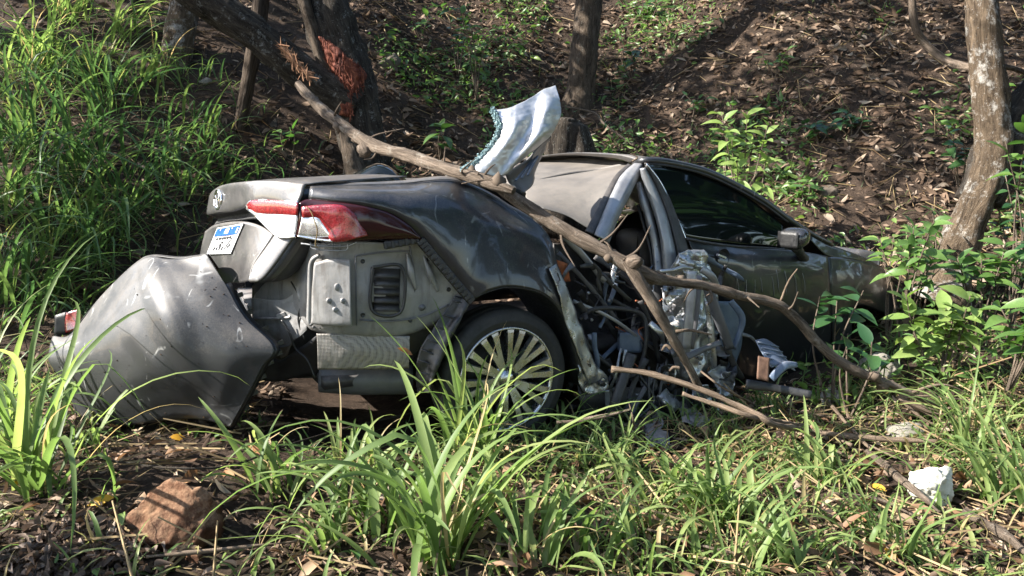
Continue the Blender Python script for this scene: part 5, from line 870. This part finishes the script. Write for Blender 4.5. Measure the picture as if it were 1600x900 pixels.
# ------------------------------------------------------------------ leaf litter, twigs, small weeds
def litter(name, n, x0, x1, y0, y1, dens, L, m, label, seed, lift=(.0, .03), tilt=.35, wide=(.24, .44)):
    x, y = pick(n, x0, x1, y0, y1, dens, seed); r = np.random.default_rng(seed + 1); k_ = len(x); nv = hnorm(x, y); VV = []; FF_ = []; tt = []; o = 0
    for part in range(3):
        i = np.arange(k_) % 3 == part; tV, tF = leafT(*((.5, .5), (-.5, -.35), (.9, .25))[part], 4, wide[0] + (wide[1] - wide[0]) * part / 2); q = i.sum(); p = np.stack([x[i], y[i], Hg(x[i], y[i]) + r.uniform(*lift, q)], 1)
        a, b = scatter(tV, tF, rotmats(q, nv[i], r.uniform(0, 6.283, q), tilt, L[0] + (L[1] - L[0]) * r.uniform(0, 1, q) ** 2.3), p); VV.append(a); FF_.append(b + o); o += len(a); tt.append(np.repeat(r.uniform(0, 1, q), len(tV)))
    mk(name, np.concatenate(VV), np.concatenate(FF_), M[m], tint=np.concatenate(tt), label=label, cat='leaves', kind='stuff')
litter('leaf_litter', 80000, -6.0, 7.2, 4.3, 9.6, lambda x, y: sst(y - toe(x), -.6, .1) * np.where(x < -1.6, .35, 1.) * (.65 + .35 * clump(x, y, 1.4, -.5, .3, 55)) * (.6 + .4 * clump(x, y, 5.5, -.4, .3, 58)) * (~incar(x, y, -.1)), (.022, .13), 'litter', 'brown dead leaves covering the slope', 60)
litter('ground_litter', 19000, -3.6, 3.7, 1.9, 4.2, lambda x, y: (~incar(x, y, -.2)) * (.25 + .6 * clump(x, y, 2.5, -.4, .4, 57)), (.018, .09), 'litter', 'dead leaves and bits on the near ground', 70)
litter('ground_leaves', 1500, -2.3, 2.9, 1.9, 3.6, lambda x, y: (~incar(x, y, 0)) * (.3 + .7 * clump(x, y, 1.7, -.2, .5, 157)) * np.where(x > -.3, 1., .5), (.05, .12), 'tanlitter', 'larger tan and russet leaves lying in the turf', 170, (.01, .05), .45)
litter('slope_weeds', 30000, -1.5, 5.4, 4.6, 9.4, lambda x, y: clump(x, y, 1.3, .0, .7, 75) * np.where(x < 1, 1., .8), (.03, .11), 'leafgreen', 'low green weeds sprinkled over the slope', 80, (.02, .14), .5)
litter('verge_weeds', 4800, 1.5, 6.2, 3.4, 5.6, lambda x, y: (~incar(x, y, .02)) * (.2 + .8 * clump(x, y, 1.8, -.1, .5, 77)), (.04, .10), 'leafgreen', 'low leafy weeds around the curved tree', 82, (.02, .22), .5)
litter('turf_weeds', 1100, -2.0, 2.8, 1.9, 3.4, lambda x, y: (~incar(x, y, .02)) * clump(x, y, 2.2, -.1, .6, 79) * soilmask(x, y), (.03, .065), 'leafgreen', 'small broad weeds in the turf', 84, (.01, .06), .4)
r = np.random.default_rng(90); x, y = pick(2600, -4, 5.2, 4.4, 9.2, lambda x, y: 1 + 0 * x, 91); x2, y2 = pick(1500, -2.2, 2.9, 1.9, 4.0, lambda x, y: (~incar(x, y, 0)) * 1., 92); x = np.concatenate([x, x2]); y = np.concatenate([y, y2]); n = len(x)
sv = np.array([[0, -.5, 0], [0, .5, 0], [0, 0, .8], [1, -.3, .2], [1, .3, .2], [1, 0, .7]]) * np.array([1, .03, .03]); sf = np.array([(0, 1, 4, 3), (1, 2, 5, 4), (2, 0, 3, 5)])
Vt, Ft = scatter(sv, sf, rotmats(n, hnorm(x, y), r.uniform(0, 6.283, n), .25, r.uniform(.06, .32, n)), np.stack([x, y, Hg(x, y) + r.uniform(.0, .03, n)], 1)); mk('fallen_twigs', Vt, Ft, M['straw'], tint=np.repeat(r.uniform(0, 1, n), 6), smooth=False, label='fine fallen twigs scattered over the ground', cat='twigs', kind='stuff')
# grey curled dead leaves heaped in the lower left corner
hp = gnd(95, 880); r = np.random.default_rng(95); n = 750; x = hp[0] + r.normal(0, .14, n); y = hp[1] + r.normal(0, .08, n); tV, tF = leafT(1.3, .9, 6, .55); Vt, Ft = scatter(tV, tF, rotmats(n, np.tile([0, 0, 1.], (n, 1)), r.uniform(0, 6.283, n), 1.0, r.uniform(.018, .05, n)), np.stack([x, y, Hg(x, y) + r.uniform(.0, .05, n)], 1))
mk('dead_leaf_heap', Vt, Ft, leafy('grey dead leaf', [(0, (.055, .038, .028)), (.6, (.12, .086, .065)), (1, (.22, .17, .14))], .15, .7, .2), tint=np.repeat(r.uniform(0, 1, n), len(tV)), label='heap of grey curled dead leaves in the lower left corner', cat='leaves', kind='stuff')
# single fallen leaves large enough to point at
one_leaves = [(180, 785, .10, 'yellow', 'yellow-brown leaf left of the big rock'), (612, 706, .07, 'yellow', 'bright orange-yellow leaf behind the middle grass'), (1402, 888, .05, 'yellow', 'small yellow leaf at the lower right edge'), (28, 770, .12, 'yellow', 'yellow leaf inside the left tussock'), (265, 690, .07, 'yellow', 'olive yellow leaf under the bumper edge'), (940, 648, .15, 'tan', 'long curled tan leaf beside the rear tyre'), (388, 705, .09, 'tan', 'upright curled tan leaf on the soil'), (352, 742, .10, 'tan', 'flat pale tan leaf on the soil'), (1008, 722, .10, 'tan', 'folded tan leaf below the shiny scrap'), (1340, 825, .08, 'tan', 'tan leaf near the bark-covered stick'), (1488, 855, .08, 'tan', 'standing tan leaf below the rubble'), (880, 830, .09, 'tan', 'brown leaf in the grass at the bottom'), (1285, 690, .09, 'tan', 'tan leaf at the end of the thick stick'), (1385, 775, .06, 'yellow', 'yellowish leaf on the bark-covered stick'), (300, 760, .07, 'tan', 'pale curled leaf behind the big rock'), (645, 562, .06, 'tan', 'brown leaf caught at the arch flange')]
for i, (px, py, L, mm, lab) in enumerate(one_leaves):
    r = np.random.default_rng(200 + i); p = gnd(px, py) if py > 600 else RF.V(px, py, .0); tV, tF = leafT(r.uniform(.2, .7), r.uniform(-.4, .5), 6, r.uniform(.35, .5)); p = p + np.array([0, 0, .02]); Mx = rotmats(1, np.array([[r.normal(0, .3), -.6, 1.]]), np.array([r.uniform(0, 6.28)]), .1, [L * 1.2])
    Vt, Ft = scatter(tV, tF, Mx, np.array([p])); mk('fallen_leaf', Vt, Ft, M[mm], tint=np.full(len(Vt), r.uniform(0, 1)), label=lab, cat='leaf', group='single fallen leaves')

# ------------------------------------------------------------------ leafy shrubs and seedlings
LM = {}
def leafmesh(mm, i):
    if (mm, i) not in LM:
        tV, tF = leafT(.25 + .1 * i, .15 + .15 * i, 5, .42 + .04 * i, .9); LM[(mm, i)] = mesh('leaf', tV, tF, M[mm], True, np.full(len(tV), i * .3))
    return LM[(mm, i)]
def shrub(name, base, h, ns, nl, L, mm, label, seed, spread=.35, lean=(0, 0), group='leafy shrubs', start=.35, stem='branch'):
    r = np.random.default_rng(seed); px, py, Y = base; g_ = gnd(px, py)
    if 'vine' in name or (px > 1290 and py > 395) or px in (1165, 1140): q_ = P(px, py, Y); z_ = H1(q_[0], q_[1]); ex_ = max(0, q_[2] - z_); start = (ex_ + start * h) / (h + ex_); spread = spread * h / (h + ex_); h = h + ex_; base = np.array([q_[0], q_[1], z_])
    else: base = g_; h = h * g_[1] / Y; L = L * g_[1] / Y
    t = thing(name, label, 'plant', base, group)
    for s in range(ns):
        a = r.uniform(0, 6.283); top = np.array([math.cos(a) * spread * h * r.uniform(.3, 1) + lean[0], math.sin(a) * spread * h * r.uniform(.3, 1) + lean[1], h * r.uniform(.75, 1.05)]); mid_ = top * .5 + np.array([r.normal(0, .03), r.normal(0, .03), h * .06]); pth = [base - np.array([0, 0, .03]), base + mid_, base + top]
        tube('stem', pth, [.007, .005, .003], M[stem], t, seg=6, n=14); C_ = crom(pth, 40)
        for j in range(nl):
            f = start + (1 - start) * (j + .5) / nl; p = C_[int(f * 39)]; az = a + j * 2.4 + r.normal(0, .3); el = r.uniform(-.35, .55) + (.5 if f > .9 else 0); d = np.array([math.cos(az) * math.cos(el), math.sin(az) * math.cos(el), math.sin(el)]); up = np.array([0, -.35, 1.]) + r.normal(0, .25, 3); sd = np.cross(up, d); sd /= np.linalg.norm(sd); up = np.cross(d, sd); sz = L * r.uniform(.65, 1.2)
            o = bpy.data.objects.new('leaf', leafmesh(mm, int(r.integers(0, 3)))); COL.objects.link(o); o.parent = t; o.matrix_local = Matrix(((d[0] * sz, sd[0] * sz, up[0] * sz, p[0] - base[0]), (d[1] * sz, sd[1] * sz, up[1] * sz, p[1] - base[1]), (d[2] * sz, sd[2] * sz, up[2] * sz, p[2] - base[2]), (0, 0, 0, 1)))
    return t
shrub('shrub', (1165, 300, 5.5), .52, 6, 11, .135, 'leafpale', 'pale sunlit shrub on the slope behind the front window', 1, .4)
shrub('shrub', (1140, 290, 5.6), .34, 4, 6, .10, 'leafgreen', 'darker low shrub at the foot of the pale one', 2, .5)
shrub('sapling', (688, 250, 5.6), .26, 2, 5, .15, 'leafgreen', 'sapling with big green leaves right of the scarred tree', 3, .4)
shrub('sapling', (745, 160, 6.6), .75, 4, 11, .09, 'leafgreen', 'tall thin leafy sapling on the slope above the torn sheet', 4, .35)
shrub('sapling', (715, 120, 7.0), .7, 4, 9, .08, 'leafdark', 'shaded sapling next to the tall thin one', 5, .4)
shrub('seedling', (455, 245, 5.3), .20, 2, 6, .09, 'leafgreen', 'bright seedling below the dark stones', 6, .5)
shrub('seedling', (660, 65, 7.6), .30, 3, 5, .10, 'leafgreen', 'sunlit weed beside the scarred trunk', 7, .5)
shrub('shrub', (1305, 555, 3.75), .30, 3, 5, .155, 'leafdark', 'big-leaved dark shrub before the front wing', 8, .5)
shrub('shrub', (1330, 600, 3.65), .24, 3, 5, .12, 'leafdark', 'low dark shrub under the big-leaved one', 9, .6)
shrub('shrub', (1420, 470, 4.2), .42, 7, 9, .11, 'leafgreen', 'green shrub at the nose of the wreck', 10, .5)
shrub('shrub', (1470, 600, 3.75), .46, 7, 10, .14, 'leafpale', 'sunlit shrub with crinkled pale leaves beyond the branch end', 11, .55)
shrub('shrub', (1570, 600, 3.6), .5, 7, 10, .13, 'leafgreen', 'leafy shrub at the right edge below the curved tree', 12, .5)
shrub('shrub', (1530, 460, 4.3), .34, 7, 10, .11, 'leafgreen', 'glossy shrub at the foot of the curved tree', 13, .6)
shrub('shrub', (1580, 450, 4.4), .35, 4, 8, .10, 'leafdark', 'dark shrub right of the curved tree base', 14, .5)
shrub('shrub', (1500, 300, 5.6), .45, 4, 8, .11, 'leafdark', 'shaded shrub left of the curved trunk', 15, .5)
shrub('vine_shrub', (1605, 330, 4.6), .62, 3, 7, .13, 'leafgreen', 'bright leaves hanging before the curved trunk', 16, .5, (-.1, -.1))
shrub('vine_shrub', (1590, 400, 4.8), .55, 4, 8, .11, 'leafdark', 'dark leaves behind the right side of the curved trunk', 26, .5)
shrub('seedling', (1395, 420, 4.6), .26, 4, 6, .09, 'leafpale', 'bright seedling left of the curved tree base', 17, .5)
shrub('seedling', (1445, 400, 4.9), .40, 3, 6, .09, 'leafgreen', 'upright seedling before the curved trunk', 18, .4)
shrub('seedling', (1280, 225, 6.4), .22, 4, 7, .11, 'leafdark', 'dark weed patch in the middle of the slope', 19, .8)
shrub('seedling', (1330, 215, 6.5), .22, 4, 7, .11, 'leafdark', 'dark weed patch right of the first one', 20, .8)
shrub('seedling', (1210, 120, 7.4), .25, 3, 6, .10, 'leafgreen', 'green weed high on the slope', 21, .7)
shrub('seedling', (1080, 190, 6.8), .25, 3, 6, .09, 'leafgreen', 'green weed above the roof of the wreck', 22, .7)
shrub('seedling', (990, 130, 7.3), .35, 3, 7, .09, 'leafdark', 'dark weed right of the slim grey trunk', 23, .6)
shrub('seedling', (1260, 320, 5.5), .18, 3, 5, .11, 'leafgreen', 'broad-leaved weed behind the mirror', 24, .8)
shrub('seedling', (1010, 40, 8.0), .3, 3, 6, .12, 'leafgreen', 'green weed at the top edge beside the grey trunk', 25, .7)
